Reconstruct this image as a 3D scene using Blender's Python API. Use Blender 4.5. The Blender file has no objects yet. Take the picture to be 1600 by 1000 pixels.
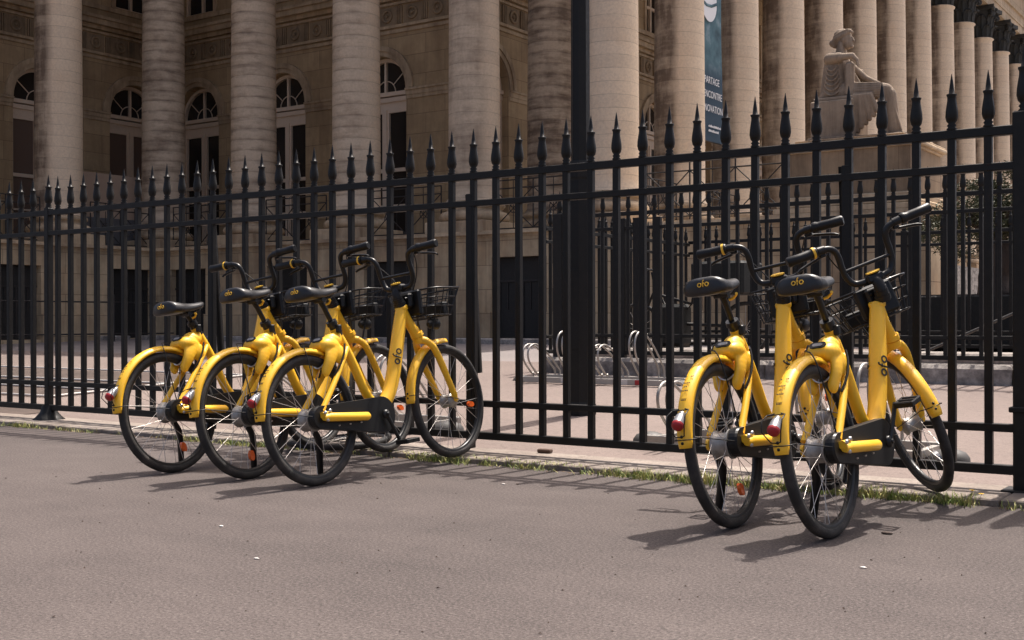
import bpy, math, random
from math import sin, cos, pi, radians
from mathutils import Vector, Matrix, noise
random.seed(7)
C = bpy.context
SC = C.scene
COL = SC.collection

# ------------------------------------------------------------------ camera, sky, sun
TH = radians(34.37)
cam_d = bpy.data.cameras.new('camera'); cam = bpy.data.objects.new('camera', cam_d); COL.objects.link(cam)
cam.location = (0, 0, .8); cam.rotation_euler = (radians(90), radians(0.12), TH)
cam_d.lens = 42.0; cam_d.sensor_width = 36; cam_d.clip_start = .05; cam_d.clip_end = 500
SC.camera = cam
SC.render.resolution_x = 1024; SC.render.resolution_y = 640
SUN_EL = radians(65.5); SUN_AZ = radians(4.0)          # azimuth from +Y towards +X
w = bpy.data.worlds.new('World'); SC.world = w; w.use_nodes = True
nt = w.node_tree; sky = nt.nodes.new('ShaderNodeTexSky'); sky.sky_type = 'NISHITA'; sky.sun_disc = False
sky.sun_elevation = SUN_EL; sky.sun_rotation = SUN_AZ; sky.air_density = .6; sky.dust_density = 6.0; sky.ozone_density = 0
nt.links.new(sky.outputs[0], nt.nodes['Background'].inputs[0]); nt.nodes['Background'].inputs[1].default_value = .145
sd = bpy.data.lights.new('sun', 'SUN'); sd.energy = 3.9; sd.angle = radians(.5); sd.color = (1, .93, .86)
sun = bpy.data.objects.new('sun', sd); COL.objects.link(sun)
sv = Vector((sin(SUN_AZ)*cos(SUN_EL), cos(SUN_AZ)*cos(SUN_EL), sin(SUN_EL)))
sun.rotation_euler = sv.to_track_quat('Z', 'Y').to_euler(); sun.location = (5, 5, 30)
SC.view_settings.view_transform = 'Standard'; SC.view_settings.look = 'None'
SC.view_settings.exposure = 0.68; SC.view_settings.gamma = 1

# ------------------------------------------------------------------ materials
def mat(name, col, rough=.6, metal=0, coat=0, spec=.5):
    m = bpy.data.materials.new(name); m.use_nodes = True
    b = m.node_tree.nodes['Principled BSDF']
    b.inputs['Base Color'].default_value = (*col, 1); b.inputs['Roughness'].default_value = rough
    b.inputs['Metallic'].default_value = metal; b.inputs['Coat Weight'].default_value = coat
    b.inputs['Specular IOR Level'].default_value = spec
    return m
class N:
    """small node helper"""
    def __init__(s, m): s.t = m.node_tree; s.b = s.t.nodes['Principled BSDF']
    def n(s, typ, **k):
        x = s.t.nodes.new(typ)
        for a, v in k.items(): setattr(x, a, v)
        return x
    def l(s, a, b): s.t.links.new(a, b)
    def coord(s, kind='Object', scale=(1, 1, 1)):
        tc = s.n('ShaderNodeTexCoord'); mp = s.n('ShaderNodeMapping'); mp.inputs['Scale'].default_value = scale
        s.l(tc.outputs[kind], mp.inputs[0]); return mp.outputs[0]
    def noise(s, vec, scale, detail=4, rough=.55):
        x = s.n('ShaderNodeTexNoise'); x.inputs['Scale'].default_value = scale; x.inputs['Detail'].default_value = detail
        x.inputs['Roughness'].default_value = rough; s.l(vec, x.inputs['Vector']); return x.outputs['Fac']
    def ramp(s, fac, stops):
        x = s.n('ShaderNodeValToRGB'); e = x.color_ramp.elements
        while len(e) < len(stops): e.new(.5)
        for i, (p, c) in enumerate(stops):
            e[i].position = p; e[i].color = (*c, 1) if len(c) == 3 else c
        s.l(fac, x.inputs[0]); return x.outputs[0]
    def mr(s, val, a, b, c=0, d=1):
        x = s.n('ShaderNodeMapRange'); x.inputs[1].default_value = a; x.inputs[2].default_value = b
        x.inputs[3].default_value = c; x.inputs[4].default_value = d; s.l(val, x.inputs[0]); return x.outputs[0]
    def math(s, op, a, b=None):
        x = s.n('ShaderNodeMath', operation=op)
        for i, v in enumerate((a, b)):
            if v is None: continue
            if isinstance(v, (int, float)): x.inputs[i].default_value = v
            else: s.l(v, x.inputs[i])
        return x.outputs[0]
    def mix(s, fac, a, b, blend='MIX'):
        x = s.n('ShaderNodeMix', data_type='RGBA', blend_type=blend)
        for i, v in ((0, fac), (6, a), (7, b)):
            if isinstance(v, (int, float)): x.inputs[i].default_value = v
            elif isinstance(v, tuple): x.inputs[i].default_value = (*v, 1)
            else: s.l(v, x.inputs[i])
        return x.outputs[2]
    def bump(s, h, strength=.3, dist=.01):
        x = s.n('ShaderNodeBump'); x.inputs['Strength'].default_value = strength; x.inputs['Distance'].default_value = dist
        s.l(h, x.inputs['Height']); s.l(x.outputs[0], s.b.inputs['Normal'])
    def base(s, c): s.l(c, s.b.inputs['Base Color'])

def ground_mat(name, c1, c2, c3, grain=260, patch=.5, speck=True, bump=.5):
    m = mat(name, c1, .92); h = N(m); v = h.coord()
    a = h.noise(v, patch, 5, .6); g = h.noise(v, grain, 2, .7); g2 = h.noise(v, grain*.23, 3, .7)
    c = h.ramp(a, [(.35, c1), (.65, c2)])
    c = h.mix(h.mr(g, .35, .68), c, h.mix(.5, c, c3), 'MIX')
    dk = h.mr(g2, .28, .5, .72, 1.06)
    cc = h.n('ShaderNodeCombineColor')
    for i in range(3): h.l(dk, cc.inputs[i])
    c = h.mix(1.0, c, cc.outputs[0], 'MULTIPLY')
    if speck:
        vo = h.n('ShaderNodeTexVoronoi'); vo.inputs['Scale'].default_value = grain*.3; h.l(v, vo.inputs['Vector'])
        sp = h.mr(vo.outputs['Distance'], .05, .16, .55, 0)
        pick = h.math('GREATER_THAN', h.noise(v, grain*.31, 1), .60)
        c = h.mix(h.math('MULTIPLY', sp, pick), c, tuple(min(.6, x*2.4) for x in c1))
    h.base(c); h.bump(h.math('ADD', g, h.math('MULTIPLY', g2, .6)), bump, .004)
    return m
M = {}
def asphalt_mat():
    m = mat('asphalt', (.1, .09, .08), .93); h = N(m); v = h.coord()
    big = h.noise(v, .42, 6, .62); mid = h.noise(v, 3.1, 5, .7); g1 = h.noise(v, 95, 3, .75); g2 = h.noise(v, 230, 2, .8)
    mp = h.n('ShaderNodeMapping'); mp.inputs['Scale'].default_value = (.5, 2.2, 1); h.l(v, mp.inputs[0]); streak = h.noise(mp.outputs[0], 1.1, 5, .65)
    f = h.math('ADD', h.math('MULTIPLY', big, .5), h.math('ADD', h.math('MULTIPLY', mid, .22), h.math('MULTIPLY', streak, .28)))
    c = h.ramp(f, [(.38, (.043, .033, .0295)), (.50, (.070, .0545, .049)), (.62, (.100, .080, .072))])
    gr = h.math('ADD', h.math('MULTIPLY', g1, .6), h.math('MULTIPLY', g2, .4))
    c = h.mix(h.mr(gr, .50, .66), c, (.17, .14, .13)); c = h.mix(h.mr(gr, .50, .36), c, (.022, .018, .017))
    vo = h.n('ShaderNodeTexVoronoi'); vo.inputs['Scale'].default_value = 48; h.l(v, vo.inputs['Vector'])
    c = h.mix(h.math('MULTIPLY', h.mr(vo.outputs['Distance'], .08, .18, .5, 0), h.math('GREATER_THAN', h.noise(v, 19, 2), .62)), c, (.26, .225, .20))
    vo2 = h.n('ShaderNodeTexVoronoi'); vo2.inputs['Scale'].default_value = 31; h.l(v, vo2.inputs['Vector'])
    c = h.mix(h.math('MULTIPLY', h.mr(vo2.outputs['Distance'], .12, .22, .75, 0), h.math('GREATER_THAN', h.noise(v, 13, 2), .60)), c, (.030, .024, .022))
    # old round spots of gum and oil
    vo3 = h.n('ShaderNodeTexVoronoi'); vo3.inputs['Scale'].default_value = 1.9; h.l(v, vo3.inputs['Vector'])
    c = h.mix(h.mr(vo3.outputs['Distance'], .03, .07, .45, 0), c, (.045, .037, .033))
    # hairline cracks
    wv = h.n('ShaderNodeVectorMath', operation='ADD'); nn = h.n('ShaderNodeTexNoise'); nn.inputs['Scale'].default_value = 2.5; h.l(v, nn.inputs['Vector'])
    h.l(v, wv.inputs[0]); h.l(nn.outputs['Color'], wv.inputs[1])
    vc = h.n('ShaderNodeTexVoronoi', feature='DISTANCE_TO_EDGE'); vc.inputs['Scale'].default_value = .38; h.l(wv.outputs[0], vc.inputs['Vector'])
    c = h.mix(h.math('MULTIPLY', h.mr(vc.outputs['Distance'], .001, .003, .45, 0), h.mr(mid, .5, .65)), c, (.03, .025, .022))
    h.base(c); h.bump(gr, .35, .003); return m
M['asphalt'] = asphalt_mat()
M['court'] = ground_mat('courtyard gravel', (.120, .089, .075), (.165, .125, .107), (.28, .225, .20), 120, .45)
M['strip'] = ground_mat('kerb stone', (.20, .165, .138), (.31, .265, .228), (.12, .09, .072), 60, 2.2)
M['road'] = ground_mat('back road asphalt', (.16, .14, .13), (.2, .17, .16), (.26, .23, .22), 120, .4)
M['soil'] = ground_mat('soil', (.045, .03, .024), (.08, .055, .045), (.12, .09, .07), 40, 2, True, 1)
M['kerb'] = ground_mat('old kerb stone', (.16, .14, .125), (.46, .41, .36), (.07, .06, .055), 25, 5)

def stone(name, c_clean, c_dirt, joints=None, dirt=(.45, .62), jw=.006, rough=.88, warm=None):
    m = mat(name, c_clean, rough); h = N(m); tc = h.n('ShaderNodeTexCoord')
    sep = h.n('ShaderNodeSeparateXYZ'); h.l(tc.outputs['Object'], sep.inputs[0])
    xy = h.math('ADD', sep.outputs[0], sep.outputs[1])
    cm = h.n('ShaderNodeCombineXYZ'); h.l(xy, cm.inputs[0]); h.l(sep.outputs[2], cm.inputs[1])
    v = tc.outputs['Object']
    n1 = h.noise(v, .9, 6, .65); n2 = h.noise(v, 9, 5, .7)
    mp = h.n('ShaderNodeMapping'); mp.inputs['Scale'].default_value = (2.4, 2.4, .22); h.l(v, mp.inputs[0])
    n3 = h.noise(mp.outputs[0], 2.2, 4, .7)
    f = h.mr(h.math('ADD', h.math('MULTIPLY', n1, .6), h.math('MULTIPLY', n3, .4)), *dirt)
    c = h.mix(f, c_clean, c_dirt)
    if warm: c = h.mix(h.mr(h.noise(v, 1.7, 3), .5, .75, 0, .5), c, warm)
    c = h.mix(h.mr(n2, .35, .7, 0, .35), c, tuple(x*.6 for x in c_clean))
    hh = n2
    if joints:
        br = h.n('ShaderNodeTexBrick'); br.offset = .5; h.l(cm.outputs[0], br.inputs['Vector'])
        br.inputs['Scale'].default_value = 1; br.inputs['Brick Width'].default_value = joints[0]; br.inputs['Row Height'].default_value = joints[1]
        br.inputs['Mortar Size'].default_value = jw; br.inputs['Mortar Smooth'].default_value = .3
        br.inputs['Color1'].default_value = (1, 1, 1, 1); br.inputs['Color2'].default_value = (.82, .80, .78, 1); br.inputs['Mortar'].default_value = (.45, .42, .40, 1)
        c = h.mix(1.0, c, br.outputs['Color'], 'MULTIPLY')
        hh = h.math('SUBTRACT', h.math('MULTIPLY', n2, .5), br.outputs['Fac'])
    h.base(c); h.bump(hh, .5, .012); return m
M['wall'] = stone('portico wall stone', (0.580, 0.426, 0.249), (0.360, 0.254, 0.146), (1.15, .48), (.42, .66))
M['podium'] = stone('podium stone', (0.660, 0.507, 0.318), (0.300, 0.203, 0.120), (1.5, .46), (.40, .62), .007, .88, (0.660, 0.426, 0.232))
M['trim'] = stone('moulding stone', (0.620, 0.477, 0.310), (0.280, 0.193, 0.120), None, (.42, .62))
M['frieze'] = stone('sooty frieze stone', (0.360, 0.264, 0.163), (0.180, 0.127, 0.077), None)
M['entab'] = stone('entablature stone', (0.600, 0.467, 0.310), (0.320, 0.233, 0.146), (1.6, .6))
M['capital'] = stone('sooty capital stone', (.060, .058, .052), (.022, .024, .022), None, (.42, .58))
M['statue'] = stone('statue stone', (.36, .275, .195), (.12, .085, .058), None, (.42, .62))
M['pedestal'] = stone('pedestal stone', (0.440, 0.315, 0.194), (0.160, 0.107, 0.065), (1.3, .55), (.38, .62), .004)

def column_mat():
    # object colour: r = overall soot, g = azimuth where soot begins (local x), b = phase
    m = mat('column stone', (.6, .47, .38), .85); h = N(m); tc = h.n('ShaderNodeTexCoord'); oi = h.n('ShaderNodeObjectInfo')
    sep = h.n('ShaderNodeSeparateXYZ'); h.l(tc.outputs['Object'], sep.inputs[0])
    oc = h.n('ShaderNodeSeparateColor'); h.l(oi.outputs['Color'], oc.inputs[0])
    off = h.n('ShaderNodeVectorMath', operation='ADD'); h.l(tc.outputs['Object'], off.inputs[0])
    cb = h.n('ShaderNodeCombineXYZ'); h.l(h.math('MULTIPLY', oc.outputs[2], 37.0), cb.inputs[0]); h.l(h.math('MULTIPLY', oc.outputs[2], 11.0), cb.inputs[2]); h.l(cb.outputs[0], off.inputs[1])
    v = off.outputs[0]
    zc = h.math('DIVIDE', sep.outputs[2], .245); fr = h.math('FRACT', zc)
    stairz = h.math('FLOOR', zc)
    wn = h.n('ShaderNodeTexWhiteNoise', noise_dimensions='1D'); h.l(h.math('ADD', stairz, h.math('MULTIPLY', oc.outputs[2], 91.0)), wn.inputs['W'])
    drum = wn.outputs['Value']
    mp = h.n('ShaderNodeMapping'); mp.inputs['Scale'].default_value = (1.1, 1.1, 1.3); h.l(v, mp.inputs[0])
    big = h.noise(mp.outputs[0], 1.3, 5, .65)
    mp2 = h.n('ShaderNodeMapping'); mp2.inputs['Scale'].default_value = (1.5, 1.5, 9); h.l(v, mp2.inputs[0])
    bandn = h.noise(mp2.outputs[0], 1.6, 4, .6)
    # each drum darker towards both its joints; patchy soot round the shaft
    joint_tone = h.math('POWER', h.math('ABSOLUTE', h.math('SUBTRACT', h.math('MULTIPLY', fr, 2.0), 1.0)), 2.2)
    soot = h.math('ADD', h.math('MULTIPLY', h.math('MULTIPLY', joint_tone, oi.outputs['Alpha']), .17), h.math('MULTIPLY', bandn, h.math('ADD', h.math('MULTIPLY', oi.outputs['Alpha'], .27), .28)))
    mp3 = h.n('ShaderNodeMapping'); mp3.inputs['Scale'].default_value = (4, 4, .7); h.l(v, mp3.inputs[0]); vert = h.noise(mp3.outputs[0], 1.4, 5, .7)
    soot = h.math('ADD', soot, h.math('MULTIPLY', vert, h.math('MULTIPLY', h.math('SUBTRACT', 1.0, oi.outputs['Alpha']), .58)))
    soot = h.math('ADD', soot, h.math('MULTIPLY', big, .75))
    soot = h.math('ADD', soot, h.math('MULTIPLY', drum, .10))
    # rain-washed side: local +x
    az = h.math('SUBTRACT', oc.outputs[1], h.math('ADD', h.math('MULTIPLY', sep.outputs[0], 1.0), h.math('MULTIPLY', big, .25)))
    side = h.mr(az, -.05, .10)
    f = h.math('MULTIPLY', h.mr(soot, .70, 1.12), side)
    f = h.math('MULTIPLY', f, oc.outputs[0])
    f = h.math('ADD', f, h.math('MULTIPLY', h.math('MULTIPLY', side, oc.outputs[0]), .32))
    c1 = h.mix(h.mr(drum, 0, 1, 0, .55), (.80, .64, .455), (.68, .54, .385))
    c1 = h.mix(h.mr(big, .5, .8, 0, .5), c1, (.74, .53, .34))
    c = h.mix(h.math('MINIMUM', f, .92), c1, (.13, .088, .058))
    jt = h.math('GREATER_THAN', h.math('ABSOLUTE', h.math('SUBTRACT', fr, .5)), .478)
    c = h.mix(h.math('MULTIPLY', jt, h.mr(bandn, .35, .65, .12, .5)), c, (.16, .11, .08))
    fine = h.noise(v, 22, 4, .7)
    c = h.mix(h.mr(fine, .4, .75, 0, .3), c, (.25, .18, .14))
    h.base(c); h.bump(h.math('SUBTRACT', fine, jt), .4, .01); return m
M['column'] = column_mat()

def iron_mat(name, c, rough=.5):
    m = mat(name, c, rough); h = N(m); v = h.coord(); n = h.noise(v, 30, 4)
    h.base(h.mix(h.mr(n, .45, .75), c, tuple(x*1.6 + .003 for x in c)))
    h.l(h.mr(n, .3, .7, rough-.12, rough+.15), h.b.inputs['Roughness']); h.bump(n, .25, .003); h.b.inputs['Specular IOR Level'].default_value = .28; return m
M['iron'] = iron_mat('black painted iron', (.0092, .0086, .0076), .5)
M['iron2'] = iron_mat('weathered rail iron', (.03, .026, .024), .6)
M['lamp'] = iron_mat('lamp post paint', (.0085, .0082, .0074), .55)
M['door'] = iron_mat('dark door', (.022, .020, .018), .6)
M['dkgreen'] = iron_mat('dark planter paint', (.015, .016, .015), .6)
def paint(name, c, rough=.34, coat=.35, dirt=.5):
    m = mat(name, c, rough, 0, coat); h = N(m); v = h.coord(); n = h.noise(v, 7, 5, .7); n2 = h.noise(v, 55, 3, .7)
    d = h.mr(h.math('ADD', h.math('MULTIPLY', n, .6), h.math('MULTIPLY', n2, .4)), .5, .72, 0, dirt)
    h.base(h.mix(d, c, tuple(x*.62 for x in c))); h.l(h.mr(n, .3, .7, rough-.06, rough+.2), h.b.inputs['Roughness']); return m
M['yellow'] = paint('yellow bicycle paint', (1.0, .555, .022), .36, .25, .25)
M['black'] = mat('black plastic', (.008, .008, .008), .42, 0, 0, .35)
M['blackmetal'] = mat('black enamelled metal', (.007, .007, .007), .36, 0, .1, .35)
M['saddle'] = mat('black vinyl', (.014, .014, .015), .38)
def tyre_mat():
    m = mat('tyre rubber', (.018, .017, .016), .75); h = N(m); v = h.coord(); n = h.noise(v, 14, 4)
    h.base(h.mix(h.mr(n, .4, .75), (.016, .0155, .015), (.06, .052, .046))); h.bump(h.noise(v, 160, 2), .5, .003); return m
M['tyre'] = tyre_mat()
M['chrome'] = mat('brushed aluminium', (.62, .60, .57), .32, 1)
M['hub'] = paint('dull aluminium hub', (.42, .40, .37), .42, 0, .8); M['hub'].node_tree.nodes['Principled BSDF'].inputs['Metallic'].default_value = .7
M['galv'] = mat('galvanised steel', (.38, .36, .33), .42, .6)
M['rackfoot'] = paint('dull rack foot', (.06, .057, .053), .5, 0, .9)
M['rim'] = mat('black rim', (.02, .02, .02), .35, .3)
M['spoke'] = mat('steel spoke', (.62, .58, .54), .35, .8)
M['logo'] = mat('yellow lettering', (.85, .50, .04), .5)
M['logok'] = mat('black lettering', (.014, .013, .012), .5)
M['red'] = mat('red lens', (.34, .004, .008), .4, 0, .2)
M['redp'] = mat('red paint', (.38, .02, .02), .5)
M['whitep'] = mat('white paint', (.62, .58, .53), .5)
M['orange'] = mat('orange reflector', (.85, .14, .02), .25, 0, .5)
M['silver'] = mat('silver reflector shell', (.30, .30, .31), .35, .5)
M['wood'] = paint('painted window wood', (.80, .64, .48), .6, 0, .4)
M['glass'] = mat('dark window glass', (.030, .026, .023), .16, 0, 0, .5)
M['blind'] = mat('brown roller blind', (.16, .105, .075), .8)
M['board'] = mat('brown board', (.40, .29, .21), .8)
M['slate'] = mat('slate grey board', (.10, .10, .105), .6)
M['banner'] = None
M['white'] = mat('white print', (.75, .76, .76), .7)
M['leaf'] = mat('olive leaf', (.075, .078, .035), .65)
M['bark'] = stone('olive bark', (.10, .07, .05), (.04, .03, .025))
def grass_mat():
    m = mat('grass blade', (.06, .09, .02), .7); h = N(m); v = h.coord(); n = h.noise(v, 21, 3)
    h.base(h.ramp(n, [(.3, (.07, .115, .020)), (.45, (.20, .26, .05)), (.56, (.42, .40, .13)), (.7, (.55, .45, .24))])); return m
M['grass'] = grass_mat()
M['petal'] = mat('yellow petal', (.85, .52, .02), .6)

# ------------------------------------------------------------------ mesh builder
class MB:
    def __init__(s): s.v = []; s.f = []; s.sm = []
    def add(s, vs, fs, smooth=False, mtx=None):
        o = len(s.v)
        if mtx is not None: vs = [tuple(mtx @ Vector(p)) for p in vs]
        s.v += [tuple(p) for p in vs]; s.f += [tuple(o+i for i in q) for q in fs]; s.sm += [smooth]*len(fs)
    def box(s, x0, x1, y0, y1, z0, z1, mtx=None, ch=0):
        if x0 > x1: x0, x1 = x1, x0
        if y0 > y1: y0, y1 = y1, y0
        if ch:
            c = min(ch, (x1-x0)*.45, (y1-y0)*.45, (z1-z0)*.45)
            pl = lambda a, b, z: [(a[0]+b, a[1], z), (a[2]-b, a[1], z), (a[2], a[1]+b, z), (a[2], a[3]-b, z), (a[2]-b, a[3], z), (a[0]+b, a[3], z), (a[0], a[3]-b, z), (a[0], a[1]+b, z)]
            full = (x0, y0, x1, y1); ins = (x0+c, y0+c, x1-c, y1-c)
            L = [pl(ins, c*.4, z0), pl(full, c, z0+c), pl(full, c, z1-c), pl(ins, c*.4, z1)]
            vs = [p for r in L for p in r]; fs = []
            for k in range(3):
                for i in range(8): j = (i+1) % 8; fs.append((k*8+i, k*8+j, k*8+8+j, k*8+8+i))
            fs.append(tuple(range(7, -1, -1))); fs.append(tuple(24+i for i in range(8)))
            s.add(vs, fs, False, mtx); return
        vs = [(x0, y0, z0), (x1, y0, z0), (x1, y1, z0), (x0, y1, z0), (x0, y0, z1), (x1, y0, z1), (x1, y1, z1), (x0, y1, z1)]
        s.add(vs, [(3, 2, 1, 0), (4, 5, 6, 7), (0, 1, 5, 4), (1, 2, 6, 5), (2, 3, 7, 6), (3, 0, 4, 7)], False, mtx)
    def tube(s, pts, r, n=8, cap=True, sx=1, sy=1, up=None, closed=False, mtx=None, smooth=True):
        pts = [Vector(p) for p in pts]; m = len(pts)
        rr = list(r) if isinstance(r, list) or (isinstance(r, tuple) and len(r) != 2) else [r]*m
        if len(rr) != m:
            k_ = len(rr); rr = [rr[min(k_-1, int(i*k_/m))] for i in range(m)]
        vs = []; prev = None
        for i, p in enumerate(pts):
            if closed: t = pts[(i+1) % m]-pts[i-1]
            else: t = pts[min(i+1, m-1)]-pts[max(i-1, 0)]
            if t.length < 1e-9: t = Vector((0, 0, 1))
            t.normalize()
            if prev is None:
                a = Vector(up) if up else (Vector((0, 0, 1)) if abs(t.z) < .9 else Vector((1, 0, 0)))
                u = (a-t*a.dot(t)).normalized()
            elif up: a = Vector(up); u = (a-t*a.dot(t)).normalized()
            else: u = (prev-t*prev.dot(t)).normalized()
            prev = u; b = t.cross(u)
            q = rr[i]; q = q if isinstance(q, tuple) else (q*sx, q*sy)
            for k in range(n):
                an = 2*pi*(k+.5)/n
                vs.append(p+u*(cos(an)*q[1])+b*(sin(an)*q[0]))
        fs = []
        for i in range(m if closed else m-1):
            for k in range(n):
                a = i*n+k; b_ = i*n+(k+1) % n; j = ((i+1) % m)*n
                fs.append((a, b_, j+(k+1) % n, j+k))
        s.add(vs, fs, smooth, mtx)
        if cap and not closed:
            s.add(vs[:n], [tuple(range(n-1, -1, -1))], False, mtx); s.add(vs[-n:], [tuple(range(n))], False, mtx)
    def lathe(s, prof, n=24, ctr=(0, 0, 0), axis='z', smooth=True, mtx=None, caps=True):
        cx, cy, cz = ctr; vs = []
        for r, z in prof:
            for k in range(n):
                a = 2*pi*k/n
                if axis == 'z': vs.append((cx+r*cos(a), cy+r*sin(a), cz+z))
                elif axis == 'x': vs.append((cx+z, cy+r*cos(a), cz+r*sin(a)))
                else: vs.append((cx+r*sin(a), cy+z, cz+r*cos(a)))
        fs = []
        for i in range(len(prof)-1):
            for k in range(n): fs.append((i*n+k, i*n+(k+1) % n, (i+1)*n+(k+1) % n, (i+1)*n+k))
        s.add(vs, fs, smooth, mtx)
        if caps:
            s.add(vs[:n], [tuple(range(n-1, -1, -1))], False, mtx); s.add(vs[-n:], [tuple(range(n))], False, mtx)
    def prism(s, poly, z0, z1, mtx=None):
        n = len(poly); vs = [(x, y, z0) for x, y in poly]+[(x, y, z1) for x, y in poly]
        fs = [tuple(range(n-1, -1, -1)), tuple(range(n, 2*n))]+[(i, (i+1) % n, n+(i+1) % n, n+i) for i in range(n)]
        s.add(vs, fs, False, mtx)
    def ball(s, c, r, n=12, m=8, mtx=None):
        rx, ry, rz = r if isinstance(r, tuple) else (r, r, r)
        vs = []; fs = []
        for i in range(1, m):
            ph = pi*i/m
            for k in range(n): a = 2*pi*k/n; vs.append((c[0]+rx*sin(ph)*cos(a), c[1]+ry*sin(ph)*sin(a), c[2]+rz*cos(ph)))
        t = len(vs); vs += [(c[0], c[1], c[2]+rz), (c[0], c[1], c[2]-rz)]
        for i in range(m-2):
            for k in range(n): fs.append((i*n+k, (i+1)*n+k, (i+1)*n+(k+1) % n, i*n+(k+1) % n))
        for k in range(n): fs.append((t, k, (k+1) % n)); fs.append((t+1, (m-2)*n+(k+1) % n, (m-2)*n+k))
        s.add(vs, fs, True, mtx)
    def mesh(s, name, m):
        me = bpy.data.meshes.new(name); me.from_pydata([tuple(p) for p in s.v], [], s.f)
        me.polygons.foreach_set('use_smooth', s.sm); me.materials.append(m); me.update(); return me
    def build(s, name, m, parent=None, label=None): return obj(name, s.mesh(name, m), parent, label)

def obj(name, me, parent=None, label=None):
    o = bpy.data.objects.new(name, me); COL.objects.link(o)
    if parent: o.parent = parent
    if label: o['label'] = label
    return o
def thing(name, label, cat, loc=(0, 0, 0), rot=(0, 0, 0), group=None):
    o = bpy.data.objects.new(name, None); COL.objects.link(o); o.empty_display_size = .1
    o.location = loc; o.rotation_euler = rot; tag(o, label, cat, group); return o
def tag(o, label, cat, group=None):
    o['label'] = label; o['category'] = cat
    if group: o['group'] = group
    return o
def struct(o): o['kind'] = 'structure'; return o
def copy_tree(o, parent=None):
    c = o.copy(); COL.objects.link(c)
    if parent: c.parent = parent
    for ch in list(o.children): copy_tree(ch, c)
    return c
def text_mb(txt, size, ext, mtx, mb, squash=1):
    cu = bpy.data.curves.new('t', 'FONT'); cu.body = txt; cu.size = size; cu.extrude = ext; cu.resolution_u = 3
    cu.align_x = 'CENTER'; cu.align_y = 'CENTER'
    o = bpy.data.objects.new('t', cu); COL.objects.link(o)
    dg = C.evaluated_depsgraph_get(); me = o.evaluated_get(dg).to_mesh()
    vs = [(v.co.x*squash, v.co.y, v.co.z) for v in me.vertices]; fs = [tuple(p.vertices) for p in me.polygons]
    mb.add(vs, fs, False, mtx); o.evaluated_get(dg).to_mesh_clear()
    bpy.data.objects.remove(o); bpy.data.curves.remove(cu)

def sculpt(name, mb, m, parent, voxel=.014, smooth=4):
    o = mb.build(name+'_src', m); md = o.modifiers.new('r', 'REMESH'); md.mode = 'VOXEL'; md.voxel_size = voxel
    ms = o.modifiers.new('s', 'SMOOTH'); ms.factor = .5; ms.iterations = smooth
    dg = C.evaluated_depsgraph_get(); me = bpy.data.meshes.new_from_object(o.evaluated_get(dg)); me.name = name
    me.polygons.foreach_set('use_smooth', [True]*len(me.polygons))
    bpy.data.objects.remove(o); return obj(name, me, parent)

# ------------------------------------------------------------------ the ground
GP = [(-60, 0), (5.84, 0), (7, .045), (9, .13), (11, .215), (14, .32), (18, .40), (24, .43), (120, .43)]
def gz(y):
    for (a, za), (b, zb) in zip(GP, GP[1:]):
        if y <= b: return za+(zb-za)*(y-a)/(b-a)
    return GP[-1][1]
def sheet(name, x0, x1, y0, y1, dz, m, nx=1, dy=None):
    ys = sorted({y0, y1} | {y for y, _ in GP if y0 < y < y1}); mb = MB()
    vs = []
    for y in ys: vs += [(x0, y, gz(y)+dz), (x1, y, gz(y)+dz)]
    mb.add(vs, [(2*i, 2*i+1, 2*i+3, 2*i+2) for i in range(len(ys)-1)])
    return struct(mb.build(name, m))
sheet('ground', -400, 400, -300, 600, -.012, M['road'])
sheet('pavement', -60, 40, -30, 5.40, 0, M['asphalt'])
sheet('courtyard', -60, 40, 5.84, 12.6, 0, M['court'])
mb = MB()
xx = -26
while xx < 14:
    L = random.uniform(.85, 1.25)
    mb.box(xx+.003, xx+L-.003, 5.37+random.uniform(-.006, .006), 5.845, -.05, .03+random.uniform(-.0015, .0015), None, .006); xx += L
struct(mb.build('kerb_strip', M['strip']))
mb = MB()     # pavement edge of the road along the building
mb.box(-60, -22.0, 16.9, 17.15, .2, .47, None, .02); mb.box(-21.9, -7.6, 17.3, 17.6, .2, .475, None, .02)
struct(mb.build('road_kerb', M['kerb']))
# soil bed with pale edging
mb = MB(); mb.box(-30, -10.3, 7.1, 9.6, -.05, .135)
vs = [(-30, 7.1, gz(7.1)+.006), (-10.3, 7.1, gz(7.1)+.006), (-10.3, 9.6, gz(9.6)+.006), (-30, 9.6, gz(9.6)+.006), (-30, 9, gz(9)+.006), (-10.3, 9, gz(9)+.006)]
mb = MB(); mb.add(vs, [(0, 1, 5, 4), (4, 5, 2, 3)])
vs = [(-14, 5.95, gz(5.95)+.005), (-9.1, 5.95, gz(5.95)+.005), (-9.1, 6.5, gz(6.5)+.005), (-14, 6.5, gz(6.5)+.005)]
mb.add(vs, [(0, 1, 2, 3)])
struct(mb.build('soil_bed', M['soil']))
mb = MB()
for y in (7.07, 7.75, 8.5, 9.62):
    mb.tube([(-30, y, gz(y)+.02), (-10.25, y, gz(y)+.02)], .012, 5)
mb.tube([(-10.27, 7.05, gz(7.05)+.02), (-10.27, 9, gz(9)+.02), (-10.27, 9.65, gz(9.65)+.02)], .012, 5)
tag(mb.build('bed_edging', M['whitep']), 'thin pale edging laid around the dark soil bed behind the fence', 'edging')

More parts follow.
